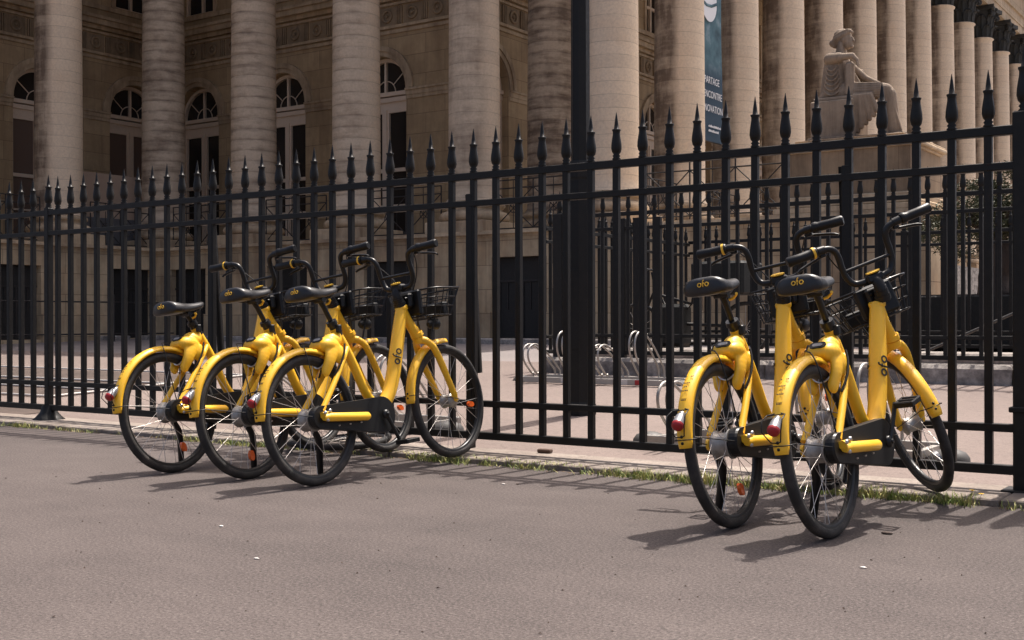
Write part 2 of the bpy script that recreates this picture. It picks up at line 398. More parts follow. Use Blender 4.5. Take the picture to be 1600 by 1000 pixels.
# ------------------------------------------------------------------ iron fences
def finial_mesh():
    mb = MB()
    mb.lathe([(.021, 0), (.024, .006), (.016, .014), (.022, .022), (.015, .030), (.024, .042), (.0285, .062), (.0275, .085), (.0235, .112), (.0200, .135), (.0195, .150), (.0235, .158), (.0235, .163), (.0135, .166), (.0110, .19), (.0062, .225), (.001, .255)], 10)
    return mb.mesh('finial', M['iron'])
FIN = finial_mesh()
def picket_mesh(w_, z0, z1):
    mb = MB(); mb.box(-w_/2, w_/2, -w_/2, w_/2, z0, z1, None, .003); return mb.mesh('picket', M['iron'])
PK = picket_mesh(.034, .085, 1.622)
def fence(name, label, loc, rotz, xs, x0, x1, posts=(), post_w=.07, scale=1):
    t = thing(name, label, 'fence', loc, (0, 0, rotz))
    for z, h in ((.085, .042), (.272, .036), (1.425, .036), (1.580, .042)):
        r = MB(); r.box(x0, x1, -.021, .021, z*scale, z*scale+h, None, .003); r.build('rail', M['iron'], t)
    for x in xs:
        p = obj('picket', PK, t); p.location = (x, 0, 0); p.scale = (1, 1, scale)
        q = obj('finial', FIN, p); q.location = (0, 0, 1.622)
    for x in posts:
        mb = MB(); w_ = post_w/2
        mb.box(x-w_, x+w_, -w_, w_, 0, 1.64*scale, None, .005)
        mb.lathe([(.125, 0), (.12, .015), (.095, .035), (.065, .07), (.052, .12)], 14, (x, 0, 0))
        mb.build('post', M['iron'], t)
        q = obj('finial', FIN, t); q.location = (x, 0, 1.64*scale); q.scale = (1.08, 1.08, 1.0)
    return t
FX = -1.248
xs = [FX-.1574*k for k in range(0, 62)]
xs = [x for x in xs if abs(x+8.134) > .06]
FK = 1.018; FYK = 5.577*FK; FZK = .8-.77*FK
fa = fence('iron_fence', 'tall black spear topped iron fence the bicycles lean beside', (0, FYK, FZK), 0, xs, -11.0, -1.10, (-8.134,), .052)
for X in (-6.297, -4.105, -1.887):
    mb = MB(); mb.box(X-.021, X+.021, -.020, .022, .03, 1.50, None, .003)
    mb.tube([(X-.03, .03, 1.50), (X-.028, .115, .46)], .024, 4, up=(0, 1, 0)); mb.build('brace', M['iron'], fa)
fa.scale = (FK,)*3
# gate post group and the next fence length to the right
g = thing('gate_post', 'pair of square black iron gate posts at the right end of the fence', 'post', (-1.1*FK, 5.60*FK, FZK)); g.scale = (FK,)*3
for k, dx in enumerate((0.0, .125)):
    mb = MB(); mb.box(dx-.045, dx+.045, -.045, .045, 0, 1.68, None, .006); mb.box(dx-.09, dx+.07, -.08, .08, 0, .022, None, .004)
    mb.box(dx-.06, dx+.05, -.055, .055, .36, .385, None, .004)
    p = mb.build('post', M['iron'], g); q = obj('finial', FIN, p); q.location = (dx, 0, 1.68); q.scale = (1.25, 1.25, 1.2)
fence('iron_fence', 'black iron fence length beyond the gate posts at the right edge', (0, FYK, FZK), 0, [-.86+.1574*k for k in range(12)], -.93, 1.2).scale = (FK,)*3
# inner enclosure fences standing on the kerbed island
YB, YC, XS = 11.3, 15.0, -7.3
zB = .34
fb = fence('iron_fence', 'spear topped iron fence on the raised kerb behind the bicycle racks', (0, YB, zB), 0, [-7.0+.1574*k for k in range(0, 62)], -7.1, 2.9, (-7.08,), .12)
for X, w_ in ((-6.29, .045), (-6.09, .055), (-5.86, .04)):
    mb = MB(); mb.box(X-w_, X+w_, -.03, .03, .0, 1.55, None, .004); mb.build('gate_stile', M['iron'], fb)
fence('iron_fence', 'short spear topped iron fence running from the racks back to the building', (XS, YB, zB+.0), radians(90), [.15+.1574*k for k in range(23)], 0.05, YC-YB, (), .06, .93)
fence('iron_fence', 'farther spear topped iron fence in front of the statue podium', (0, YC, .37), 0, [-7.2+.1574*k for k in range(0, 76)], -7.3, 4.8, (-4.35,), .08, .93)

# stone kerb of the island
mb = MB()
def island(o, r):
    pts = []
    for k in range(9):
        a = pi+pi/2*k/8; pts.append((-7.0-o*0+.55+(.55+o)*cos(a), 11.55+(.55+o)*sin(a)))
    return pts
x = 8.0; segs = []
path = [(-7.35, 15.5), (-7.35, 11.55)]
for k in range(1, 8): a = pi+pi/2*k/8; path.append((-6.85+.5*cos(a), 11.55+.5*sin(a)))
path += [(-6.85, 11.05), (8, 11.05)]
def along(path, step):
    out = [Vector((*path[0], 0))]; acc = 0
    for a, b in zip(path, path[1:]):
        a = Vector((*a, 0)); b = Vector((*b, 0)); L = (b-a).length; n = max(1, int(L/step))
        for i in range(1, n+1): out.append(a+(b-a)*i/n)
    return out
P = along(path, 1.1)
for a, b in zip(P, P[1:]):
    d = (b-a).normalized(); nrm = Vector((-d.y, d.x, 0)); ang = math.atan2(d.y, d.x); L = (b-a).length
    mt = Matrix.Translation(Vector((a.x, a.y, 0))) @ Matrix.Rotation(ang, 4, 'Z')
    j = random.uniform(-.006, .006)
    mb.box(.004, L-.004, -.02+j, .34, .05, .395+j, mt, .035)
struct(mb.build('island_kerb', M['kerb']))
mb = MB(); mb.box(-7.0, 8, 11.3, 17.6, .1, .372)
struct(mb.build('island', M['court']))
mb = MB(); mb.box(-7.0, 8, 11.9, 12.5, .3, .47, None, .03); struct(mb.build('island_step', M['kerb']))

# ------------------------------------------------------------------ lamp post (stands just behind the fence)
lp = thing('lamp_post', 'thick tall black lamp post rising behind the fence', 'lamp post', (-4.70, 7.80, gz(7.80)))
mb = MB()
def octa(r, z): return [(r*cos(2*pi*(k+.5)/8), r*sin(2*pi*(k+.5)/8), z) for k in range(8)]
def octatube(mb, prof):
    vs = [p for r, z in prof for p in octa(r, z)]
    fs = [(i*8+k, i*8+(k+1) % 8, (i+1)*8+(k+1) % 8, (i+1)*8+k) for i in range(len(prof)-1) for k in range(8)]
    fs += [tuple(range(7, -1, -1)), tuple(len(vs)-8+k for k in range(8))]; mb.add(vs, fs)
octatube(mb, [(.115, 0), (.115, .08), (.105, .10), (.103, 1.78), (.108, 1.80), (.108, 1.84), (.078, 1.93)])
mb.box(-.05, .05, -.1025, -.098, .5, 1.1, None, .004)
mb.build('base', M['lamp'], lp)
mb = MB(); octatube(mb, [(.073, 1.93), (.070, 4.0), (.045, 6.5)]); mb.build('pole', M['lamp'], lp)
mb = MB(); mb.lathe([(.05, 6.5), (.09, 6.55), (.06, 6.6), (.16, 6.7), (.24, 7.15), (.26, 7.18), (.10, 7.4), (.03, 7.5)], 8, smooth=False); mb.build('lantern', M['lamp'], lp)

# ------------------------------------------------------------------ bicycle racks
rk0 = None
def rack_loop(x, h, mb):
    # one wheel holder loop in the y-z plane
    pts = [(x, .52, .06), (x, .52, .12*h/.4), (x, .46, h*.42), (x, .36, h*.62), (x, .22, h*.84), (x, .10, h*.975), (x, .04, h), (x, -.03, h*.965), (x, -.075, h*.86), (x, -.085, h*.72), (x, -.06, h*.56), (x, .02, h*.38), (x, .09, h*.24), (x, .11, .12), (x, .11, .05)]
    # smooth
    for _ in range(2):
        q = [pts[0]]
        for a, b in zip(pts, pts[1:]):
            a = Vector(a); b = Vector(b); q += [tuple(a*.75+b*.25), tuple(a*.25+b*.75)]
        q.append(pts[-1]); pts = q
    mb.tube(pts, .0098, 7)
def rack(label, loc, rot=0):
    t = thing('bicycle_rack', label, 'bicycle rack', loc, (0, 0, rot), 'galvanised bicycle racks behind the fence')
    for y in (0, .52):
        mb = MB(); mb.box(0, 1.62, y-.025, y+.025, .02, .075, None, .003); b = mb.build('base_bar', M['galv'], t)
        if y == 0:
            for x in (.75, 1.4): mb = MB(); mb.box(x-.04, x+.04, -.027, -.0255, .025, .072); mb.build('red_mark', M['redp'], b)
            for x in (.6, 1.22): mb = MB(); mb.box(x-.06, x+.06, -.027, -.0255, .025, .072); mb.build('white_mark', M['whitep'], b)
    for x in (.03, 1.59): mb = MB(); mb.box(x-.02, x+.02, .02, .5, .0215, .06); mb.build('cross_bar', M['galv'], t)
    for x in (-.10, 1.72):
        mb = MB(); mb.lathe([(.11, 0), (.107, .022), (.085, .05), (.04, .066), (.005, .07)], 18, (x, .26, 0)); mb.build('foot', M['rackfoot'], t)
    for k in range(4):
        mb = MB(); h = .40 if k % 2 == 0 else .53; x = .16+k*.40
        rack_loop(x-.03, h, mb); rack_loop(x+.03, h, mb); mb.build('wheel_holder', M['galv'], t)
    return t
rack('galvanised bicycle rack by the kerb right of and behind the lamp post', (-6.75, 9.95, gz(10.2)-.02))
rack('galvanised bicycle rack seen low behind the two right bicycles', (-3.42, 6.42, gz(6.6)))
rack('galvanised bicycle rack seen through the wheels of the three left bicycles', (-6.78, 6.35, gz(6.6)))

# ------------------------------------------------------------------ bicycles
def circ(R, c, n, lat=0, a0=0, a1=2*pi, close=True):
    k = n if close else n+1
    return [(lat, c[0]+R*cos(a0+(a1-a0)*i/n), c[1]+R*sin(a0+(a1-a0)*i/n)) for i in range(k)]
def smooth_path(pts, it=2):
    for _ in range(it):
        q = [pts[0]]
        for a, b in zip(pts, pts[1:]):
            if isinstance(a, tuple): a = Vector(a)
            if isinstance(b, tuple): b = Vector(b)
            q += [a*.75+b*.25, a*.25+b*.75]
        q.append(pts[-1]); pts = q
    return [tuple(p) for p in pts]
AX = 1.105; R = .32
def wheel_meshes(drum):
    out = {}
    mb = MB(); mb.tube(circ(R-.0215, (0, 0), 64), .0215, 10, closed=True, up=(1, 0, 0)); out['tyre'] = mb.mesh('tyre', M['tyre'])
    mb = MB(); vs = []; n = 64
    prof = [(-.014, .288), (-.014, .276), (-.008, .268), (.008, .268), (.014, .276), (.014, .288)]
    for i in range(n):
        a = 2*pi*i/n
        for l, r in prof: vs.append((l, r*cos(a), r*sin(a)))
    fs = [(i*6+k, i*6+k+1, ((i+1) % n)*6+k+1, ((i+1) % n)*6+k) for i in range(n) for k in range(5)]
    mb.add(vs, fs, True); out['rim'] = mb.mesh('rim', M['rim'])
    mb = MB(); ns = 28
    fl = (.036, .036) if not drum else (.052, .040); lw = (-.030, .030)
    for i in range(ns):
        side = i % 2; a = 2*pi*(i+.5)/ns; tw = .62 if (i//2) % 2 == 0 else -.62
        rh = fl[side]; lat = lw[side]
        mb.tube([(lat, rh*cos(a+tw), rh*sin(a+tw)), (0.004*(1 if side else -1), .270*cos(a), .270*sin(a))], .00125, 4, cap=False)
    out['spokes'] = mb.mesh('spokes', M['spoke'])
    mb = MB()
    if drum:
        mb.lathe([(.008, -.062), (.014, -.06), (.018, -.052), (.040, -.046), (.056, -.036), (.056, -.030), (.046, -.026), (.046, .022), (.058, .026), (.058, .034)], 24, axis='x')
    else:
        mb.lathe([(.006, -.06), (.010, -.055), (.014, -.045), (.030, -.040), (.040, -.034), (.040, -.027), (.034, -.02), (.034, .02), (.042, .026), (.042, .033), (.020, .04), (.010, .055), (.006, .065)], 20, axis='x')
    out['hub'] = mb.mesh('hub', M['hub'])
    return out
WR = wheel_meshes(True); WF = wheel_meshes(False)
def fender_mesh(a0, a1, Rf, w_):
    mb = MB(); n = 30; vs = []
    prof = [(-w_, -.016), (-w_*.93, -.004), (-w_*.6, .008), (0, .012), (w_*.6, .008), (w_*.93, -.004), (w_, -.016), (w_*.9, -.0155), (w_*.55, .0045), (0, .009), (-w_*.55, .0045), (-w_*.9, -.0155)]
    for i in range(n+1):
        a = a0+(a1-a0)*i/n
        sh = 1.0
        e = min(i, n-i)
        if e < 2: sh = (.80, .95)[e]
        for l, d in prof: vs.append((l*sh, (Rf+d)*cos(a), (Rf+d)*sin(a)))
    m = len(prof)
    fs = [(i*m+k, i*m+(k+1) % m, (i+1)*m+(k+1) % m, (i+1)*m+k) for i in range(n) for k in range(m)]
    fs += [tuple(range(m-1, -1, -1)), tuple(n*m+k for k in range(m))]
    mb.add(vs, fs, True); return mb
def logo(mb, mtx, s, t, ext=.0012):
    # round letters o f o as flat strokes
    def ring(cx):
        n = 22; vs = []
        for k in range(n):
            a = 2*pi*k/n
            for r in (s*.36, s*.36-t):
                for z in (0, ext): vs.append((cx+r*cos(a), r*sin(a), z))
        fs = []
        for k in range(n):
            a = k*4; b = ((k+1) % n)*4
            fs += [(a+1, a+3, b+3, b+1), (a, b, b+2, a+2), (a, a+1, b+1, b), (a+2, b+2, b+3, a+3)]
        mb.add(vs, fs, False, mtx)
    ring(-s*.62); ring(s*.62)
    mb.tube(smooth_path([(s*.16, s*.64, ext*.5), (s*.03, s*.68, ext*.5), (-s*.04, s*.50, ext*.5), (-s*.04, -s*.36, ext*.5)]), t*.5, 5, mtx=mtx)
    mb.box(-s*.17, s*.14, s*.16, s*.16+t, 0, ext, mtx)
def badge_frame(o, xdir, ydir):
    x = Vector(xdir).normalized(); y = Vector(ydir); y = (y-x*y.dot(x)).normalized(); z = x.cross(y)
    m = Matrix((x, y, z)).transposed().to_4x4(); m.translation = Vector(o); return m

def make_bike():
    MS = {}
    # frame --------------------------------------------------------------
    mb = MB()
    dt = smooth_path([(0, .797, .852), (0, .752, .735), (0, .703, .61), (0, .648, .475), (0, .592, .385), (0, .52, .325), (0, .45, .296)])
    n = len(dt); rr = []
    for i in range(n): f = i/(n-1); rr.append((.029+.008*math.sin(pi*min(1, f*1.1)), .033+.007*math.sin(pi*f)))
    mb.tube(dt, rr, 14, up=(0, 1, .3))
    mb.lathe([(.033, -.01), (.036, 0), (.036, .012), (.033, .016)], 18, mtx=Matrix.Translation((0, .797, .848)) @ Matrix.Rotation(radians(-21), 4, 'X').inverted())
    # head lug down to the fork crown
    mb.tube([(0, .800, .845), (0, .840, .775), (0, .905, .690)], [(.026, .026), (.024, .028), (.029, .031)], 12)
    mb.tube([(0, .895, .715), (0, .903, .695)], [.035, .037], 16)
    st = smooth_path([(0, .243, .762), (0, .30, .675), (0, .362, .555), (0, .412, .432), (0, .455, .372), (0, .53, .335)])
    mb.tube(st, [.0225]*3+[.024]*(len(st)-6)+[.03]*3, 12)
    for s in (-1, 1):
        mb.tube(smooth_path([(s*.020, .30, .655), (s*.040, .24, .60), (s*.056, .155, .505), (s*.066, .015, .355)]), [.014]*13 and .0145, 9)
        mb.lathe([(.024, -.006), (.024, .006)], 14, (s*.068, .008, .325), 'x')
        mb.tube([(s*.068, .008, .325), (s*.062, .20, .315), (s*.035, .45, .30)], .013, 8)
    mb.tube([(-.04, .455, .297), (.04, .455, .297)], .026, 14)
    MS['frame'] = mb.mesh('frame', M['yellow'])
    mb = MB()       # thick chainstay cover over the chain case
    mb.tube([(.096, -.010, .322), (.099, .02, .322), (.099, .30, .300), (.097, .318, .299)], [.014, .0215, .0215, .012], 12)
    mb.tube([(.090, -.012, .335), (.090, .03, .335)], .016, 10); MS['chainstay_cover'] = mb.mesh('chainstay_cover', M['yellow'])
    mb = MB(); mb.lathe([(.009, 0), (.009, .008), (.004, .010)], 8, (0, 0, 0), 'x'); MS['bolt'] = mb.mesh('bolt', M['chrome'])
    mb = MB()       # chain case, tapered hull
    c1, r1, c2, r2 = (-.005, .325), .056, (.455, .297), .094
    poly = []
    for k in range(13): a = pi/2+.05+pi*k/12; poly.append((c1[0]+r1*cos(a), c1[1]+r1*sin(a)))
    for k in range(17): a = -pi/2+.02+pi*k/16; poly.append((c2[0]+r2*cos(a), c2[1]+r2*sin(a)))
    n = len(poly); cen = (.22, .31); vs = []
    for lat, sh in ((.040, .985), (.044, 1), (.070, 1), (.078, .975)):
        for f, z in poly: vs.append((lat, cen[0]+(f-cen[0])*(sh if sh > .99 else 1-(1-sh)*.9), cen[1]+(z-cen[1])*sh))
    fs = [(k*n+i, k*n+(i+1) % n, (k+1)*n+(i+1) % n, (k+1)*n+i) for k in range(3) for i in range(n)]
    fs += [tuple(range(n-1, -1, -1)), tuple(3*n+i for i in range(n))]
    mb.add(vs, fs); mb.lathe([(.048, 0), (.048, .012), (.036, .02), (.03, .028)], 20, (.040, -.002, .325), 'x')
    MS['chain_case'] = mb.mesh('chain_case', M['black'])
    # seat ---------------------------------------------------------------
    mb = MB(); mb.tube([(0, .31, .65), (0, .262, .735), (0, .188, .872), (0, .165, .905)], [.0125, .0125, .0135, .0145], 12)
    pass
    mb.tube([(-.03, .165, .906), (.03, .165, .906)], .016, 8)
    for s in (-1, 1): mb.tube(smooth_path([(s*.035, .035, .925), (s*.03, .08, .905), (s*.022, .2, .905), (s*.012, .27, .935)]), .004, 6)
    mc = MB(); mc.tube([(0, .270, .722), (0, .236, .785)], [.0255, .0235], 14); mc.tube([(0, .238, .780), (0, .228, .798)], [.029, .027], 14)
    mc.box(.016, .040, .235, .262, .735, .775, None, .004); MS['seat_collar'] = mc.mesh('seat_collar', M['blackmetal'])
    MS['seat_post'] = mb.mesh('seat_post', M['blackmetal'])
    mb = MB(); mb.tube([(.020, .185, .880), (.036, .19, .884), (.055, .183, .895), (.062, .17, .90)], [.006, .006, .005, .006], 8); MS['clamp_lever'] = mb.mesh('clamp_lever', M['logo'])
    mb = MB(); vs = []; NS = 22; NK = 20        # saddle
    for i in range(NS+1):
        t = i/NS; f = -.012+.292*t
        wdt = .092*(1-t)**.55*(1 if t > .12 else math.sqrt(max(.0, 1-((.12-t)/.12)**2))*.96+.04)
        wdt = wdt*(1-.20*math.sin(pi*min(1, max(0, (t-.25)/.6)))) + .021*min(1, t*3)
        if t > .93: wdt *= math.sqrt(max(.02, 1-((t-.93)/.075)**2))
        top = .968+.014*(1-t)**2-.016*math.sin(pi*t)*.8+.004*t
        th = .088*(1-t)**1.2+.036*t
        if t < .12: th *= .62+.38*math.sqrt(max(0, 1-((.12-t)/.12)**2)); top -= .022*(1-math.sqrt(max(0, 1-((.12-t)/.12)**2)))
        if t > .93: top -= .008*((t-.93)/.07)**2; th *= .7
        for k in range(NK):
            a = 2*pi*k/NK; ca, sa = cos(a), sin(a)
            lx = wdt*math.copysign(abs(ca)**.72, ca); zz = top-th*.62+(th*.62*abs(sa)**.85 if sa > 0 else -th*.30*abs(sa)**.6)
            if sa > 0: zz -= .006*(1-min(1, abs(lx)/.02))*math.sin(pi*t)
            vs.append((lx, f, zz))
    fs = [(i*NK+k, i*NK+(k+1) % NK, (i+1)*NK+(k+1) % NK, (i+1)*NK+k) for i in range(NS) for k in range(NK)]
    fs += [tuple(range(NK-1, -1, -1)), tuple(NS*NK+k for k in range(NK))]
    mb.add(vs, fs, True); MS['saddle'] = mb.mesh('saddle', M['saddle'])
    mb = MB(); logo(mb, badge_frame((.012, -.0165, .944), (1, 0, 0), (0, .16, 1)), .025, .0034, .0022); MS['saddle_lettering'] = mb.mesh('lettering', M['logo'])
    # lock housing -----------------------------------------------------------
    Cc = Vector((0, .118, .618)); rd = Vector((0, .436, .90))
    mb = MB(); mb.ball((0, .165, .676), (.062, .072, .042), 20, 12); mb.ball((.026, .150, .676), (.040, .058, .038), 20, 12); mb.ball((-.026, .150, .676), (.040, .058, .038), 20, 12); mb.ball((0, .215, .697), (.042, .058, .042), 20, 12); mb.ball((0, .25, .71), (.030, .034, .045), 16, 10)
    for s in (-1, 1):
        for k in range(9):
            t = k/8; mb.ball((s*(.040+.010*sin(pi*t)), .172-.066*t, .668-.118*t), (.0185, .052-.026*t, .032), 14, 10)
        mb.ball((s*.040, .215, .625), (.020, .045, .05), 12, 8)
    so = sculpt('lock_housing', mb, M['yellow'], None, .0045, 6); MS['lock_housing'] = so.data; bpy.data.objects.remove(so)
    mb = MB(); Mx = badge_frame((0, .1135, .7045), (1, 0, 0), (0, .74, .67))
    pts = [(.018*(1 if cos(a) > 0 else -1)+.0155*cos(a), .0155*sin(a)) for a in [2*pi*(k+.5)/24 for k in range(24)]]
    mb.prism(pts, -.004, .0045, Mx); MS['lock_panel'] = mb.mesh('lock_panel', M['black'])
    mb = MB(); mb.prism([(x*.62, y*.5) for x, y in pts], .004, .006, Mx); MS['lock_window'] = mb.mesh('lock_window', M['hub'])
    mb = MB()
    for k in range(4): mb.box(-.047, -.039, -.013+k*.007, -.009+k*.007, -.016, -.001, Mx)
    for s in (-1, 1):
        mb.tube(smooth_path([(s*.050, .252, .675), (s*.062, .234, .635), (s*.066, .192, .575), (s*.052, .148, .522)]), .0052, 6)
    MS['seam'] = mb.mesh('seam', M['black'])
    mb = MB(); mb.tube([Cc+Vector((.045*cos(radians(a)), 0, 0))+rd*(.058*sin(radians(a))) for a in range(-140, -39, 10)], .0045, 7); MS['shackle'] = mb.mesh('shackle', M['chrome'])
    # fenders --------------------------------------------------------------
    MS['rear_fender'] = fender_mesh(radians(66), radians(176), .341, .030).mesh('rear_fender', M['yellow'])
    MS['front_fender'] = fender_mesh(radians(84), radians(178), .343, .029).mesh('front_fender', M['yellow'])
    def stay(cx, sgn=1):
        mb = MB(); a = radians(171)
        f, z = .352*cos(a), .352*sin(a)
        mb.tube([(-.07, 0, .005), (-.045, f*.85, z), (-.034, f, z), (.034, f, z), (.045, f*.85, z), (.078, 0, .005)], .0022, 5)
        for s in (-.012, .012): mb.ball((0, f-.002, z+s), .006, 8, 6)
        return mb.mesh('fender_stay', M['black'])
    MS['stay'] = stay(0)
    # cable over the fender
    mb = MB(); mb.tube(smooth_path([(-.05, .16, .70), (-.045, .09, .690), (-.01, .01, .690), (.035, -.02, .678), (.06, -.02, .55), (.072, .0, .36)]), .0028, 5); MS['cable'] = mb.mesh('cable', M['black'])
    # text marks on the fender
    mb = MB()
    def fm(ang, lat): 
        a = radians(ang); return badge_frame((lat, .3548*cos(a), .3548*sin(a)), (1, 0, 0), (0, -sin(-a)*-1*-1, cos(a)*-1) if False else (0, sin(a), -cos(a)))
    for ang in (128, 133.5, 136.5, 139.5):
        for i in range(5 if ang < 130 else 4):
            if random.random() < .75: mb.box(-.014+i*.0068, -.0095+i*.0068, -.003, .0028, 0, .0008, fm(ang, .0))
    mb.box(-.012, .012, .004, .0052, 0, .001, fm(146, 0)); 
    for i in range(4): mb.box(-.010+i*.0055, -.0065+i*.0055, -.004, .002, 0, .001, fm(146, 0))
    MS['fender_marks'] = mb.mesh('fender_marks', M['logok'])
    # tail light --------------------------------------------------------------
    a = radians(161); o = Vector((0, .352*cos(a), .352*sin(a))); rad = Vector((0, cos(a), sin(a))); tan = Vector((0, -sin(a), cos(a)))*-1   # tan: upwards
    mb = MB(); ax = (rad*.55-tan*.80).normalized(); st_ = o+tan*.040+rad*-.004
    e_ = o+rad*.030-tan*.012
    mb.tube([st_, st_*.6+e_*.4, e_], [.011, .0195, .0225], 14); MS['lamp_shell'] = mb.mesh('lamp_shell', M['silver'])
    mb = MB(); Mq = (e_-st_).to_track_quat('Z', 'Y').to_matrix().to_4x4(); Mq.translation = e_
    mb.lathe([(.0232, -.002), (.0232, .005), (.021, .012), (.0145, .018), (.006, .021), (.001, .0215)], 16, mtx=Mq); MS['lens'] = mb.mesh('lens', M['red'])
    mb = MB()
    g0 = [Vector((s*.03, 0, 0)) for s in (-1, 1)]
    for s in (-1, 1):
        mb.tube([o+Vector((s*.012, 0, 0))+tan*.055, o+Vector((s*.034, 0, 0))+tan*.046+rad*.014, o+Vector((s*.038, 0, 0))+rad*.046+tan*.018, o+Vector((s*.036, 0, 0))+rad*.050-tan*.022, o+Vector((s*.018, 0, 0))+rad*.014-tan*.052, o-tan*.052], .0024, 5)
    mb.tube([o+Vector((-.034, 0, 0))+tan*.046+rad*.014, o+Vector((.034, 0, 0))+tan*.046+rad*.014], .0024, 5)
    MS['lamp_guard'] = mb.mesh('lamp_guard', M['black'])
    # kickstand
    mb = MB(); mb.tube(smooth_path([(-.075, .06, .30), (-.078, .10, .255), (-.085, .13, .21), (-.115, .15, .13), (-.150, .175, .045)]), [.013]*9+[.012]*9, 8, sx=1.5)
    mb.box(-.175, -.135, .15, .21, .018, .030, None, .004); MS['kickstand'] = mb.mesh('kickstand', M['black'])
    # cranks and pedals (about the bottom bracket, arm pointing down)
    mb = MB(); mb.lathe([(.024, 0), (.024, .012), (.012, .016)], 14, (.086, 0, 0), 'x')
    mb.tube([(.094, 0, 0), (.100, .0, -.06), (.106, 0, -.165)], [(.013, .010), (.011, .008), (.012, .009)], 8, up=(1, 0, 0))
    mb.lathe([(.010, 0), (.010, .006), (.004, .007)], 10, (.102, 0, 0), 'x'); MS['crank_r'] = mb.mesh('crank', M['blackmetal'])
    mb = MB(); mb.lathe([(.018, -.012), (.018, 0)], 14, (-.05, 0, 0), 'x')
    mb.tube([(-.055, 0, 0), (-.075, .0, -.05), (-.082, 0, -.165)], [(.013, .010), (.011, .008), (.012, .009)], 8, up=(1, 0, 0)); MS['crank_l'] = mb.mesh('crank', M['blackmetal'])
    def pedal(s):
        mb = MB(); x0 = .115 if s > 0 else -.195
        mb.tube([(s*.10, 0, 0), (s*.19, 0, 0)], .006, 8)
        for f in (-.045, 0, .045): mb.box(x0, x0+.08, f-.007, f+.007, -.012, .012, None, .003)
        for x in (x0, x0+.070): mb.box(x, x+.010, -.05, .05, -.011, .011, None, .003)
        for f in (-.052, .052): mb.box(x0+.01, x0+.07, f-.003, f+.003, -.008, .008)
        return mb.mesh('pedal', M['black'])
    MS['pedal_r'] = pedal(1); MS['pedal_l'] = pedal(-1)
    # fork, built in bike coordinates; steering turns it about the head axis
    mb = MB(); mb.tube([(0, .901, .690), (0, .912, .662)], [.034, .030], 16)
    for s in (-1, 1):
        mb.tube(smooth_path([(s*.0, .908, .672), (s*.030, .925, .668), (s*.055, .953, .640), (s*.062, .985, .575), (s*.060, 1.045, .45), (s*.055, 1.098, .345), (s*.054, 1.105, .318)]), [.022]*6+[.0195]*9+[.0175]*6+[.014]*5, 10)
        mb.lathe([(.012, -.004), (.012, .004)], 10, (s*.056, AX, .32), 'x')
    MS['fork'] = mb.mesh('fork', M['yellow'])
    mb = MB(); mb.tube([(0, .793, .860), (0, .775, .905)], [.031, .029], 16); mb.tube([(0, .790, .868), (0, .784, .885)], .034, 16)
    mb.tube([(0, .776, .90), (0, .765, .935), (0, .790, .962)], [.024, .024, .022], 12); mb.box(-.038, .038, .762, .825, .942, .982, None, .009)
    MS['stem'] = mb.mesh('stem', M['black'])
    mb = MB(); Ms = badge_frame((0, .775, .985), (1, 0, 0), (0, .9, .30))
    mb.prism([(.032*cos(2*pi*k/16), .015*sin(2*pi*k/16)) for k in range(16)], 0, .005, Ms); MS['stem_badge'] = mb.mesh('badge', M['logo'])
    mb = MB(); half = [(.0, .792, .962), (.055, .795, .960), (.088, .800, .968), (.108, .797, 1.005), (.112, .785, 1.050), (.110, .772, 1.098), (.118, .762, 1.130), (.142, .756, 1.146), (.180, .752, 1.150), (.245, .748, 1.150)]
    hp = smooth_path(half, 2)
    full = [(-x, y, z) for x, y, z in reversed(hp[1:])]+hp
    mb.tube(full, .0142, 10); mb.tube([(-.106, .788, 1.030), (.106, .788, 1.030)], .0085, 8); MS['handlebar'] = mb.mesh('handlebar', M['blackmetal'])
    for s, nm in ((1, 'r'), (-1, 'l')):
        mb = MB(); mb.tube([(s*.195, .751, 1.150), (s*.20, .751, 1.150), (s*.212, .751, 1.150), (s*.222, .750, 1.150), (s*.235, .750, 1.150), (s*.27, .7495, 1.1505), (s*.325, .747, 1.152), (s*.331, .747, 1.152)], [.021, .0245, .0245, .020, .0215, .0205, .0225, .017], 14)
        mb.tube([(s*.205, .751, 1.150), (s*.215, .751, 1.150)], .0235, 14)
        MS['grip_'+nm] = mb.mesh('grip', M['black'])
        mb = MB(); mb.tube([(s*.160, .756, 1.148), (s*.192, .752, 1.150)], .0185, 12); mb.box(min(s*.155, s*.185), max(s*.155, s*.185), .762, .79, 1.12, 1.142, None, .005)
        mb.tube(smooth_path([(s*.160, .785, 1.132), (s*.185, .805, 1.125), (s*.23, .808, 1.118), (s*.275, .800, 1.108), (s*.290, .798, 1.100)]), [.0055]*5+[.0065]*8+[.0055]*5, 8, sx=1.4); MS['brake_'+nm] = mb.mesh('brake_lever', M['blackmetal'])
    mb = MB(); mb.lathe([(.0255, 0), (.0255, .010)], 14, (-.215, .750, 1.150), 'x'); MS['bell_ring'] = mb.mesh('ring', M['logo'])
    mb = MB()
    for s in (-1, 1): mb.tube(smooth_path([(s*.15, .775, 1.125), (s*.12, .83, 1.08), (s*.07, .87, 1.0), (s*.02, .86, .90), (s*.03, .89, .78), (s*.02, .91, .70)]), .003, 5)
    MS['brake_cable'] = mb.mesh('brake_cable', M['black'])
    # basket
    mb = MB(); w0, w1 = .135, .172; y0, y1 = .872, 1.105; z0, z1 = .795, .940
    def ring(f):
        w_ = w0+(w1-w0)*f; a = y0-.0*f; b = y1+.055*f-.02; z = z0+(z1-z0)*f; c = .035
        return [(-w_, a+c, z), (-w_, b-c, z), (-w_+c, b, z), (w_-c, b, z), (w_, b-c, z), (w_, a+c, z), (w_-c, a, z), (-w_+c, a, z)]
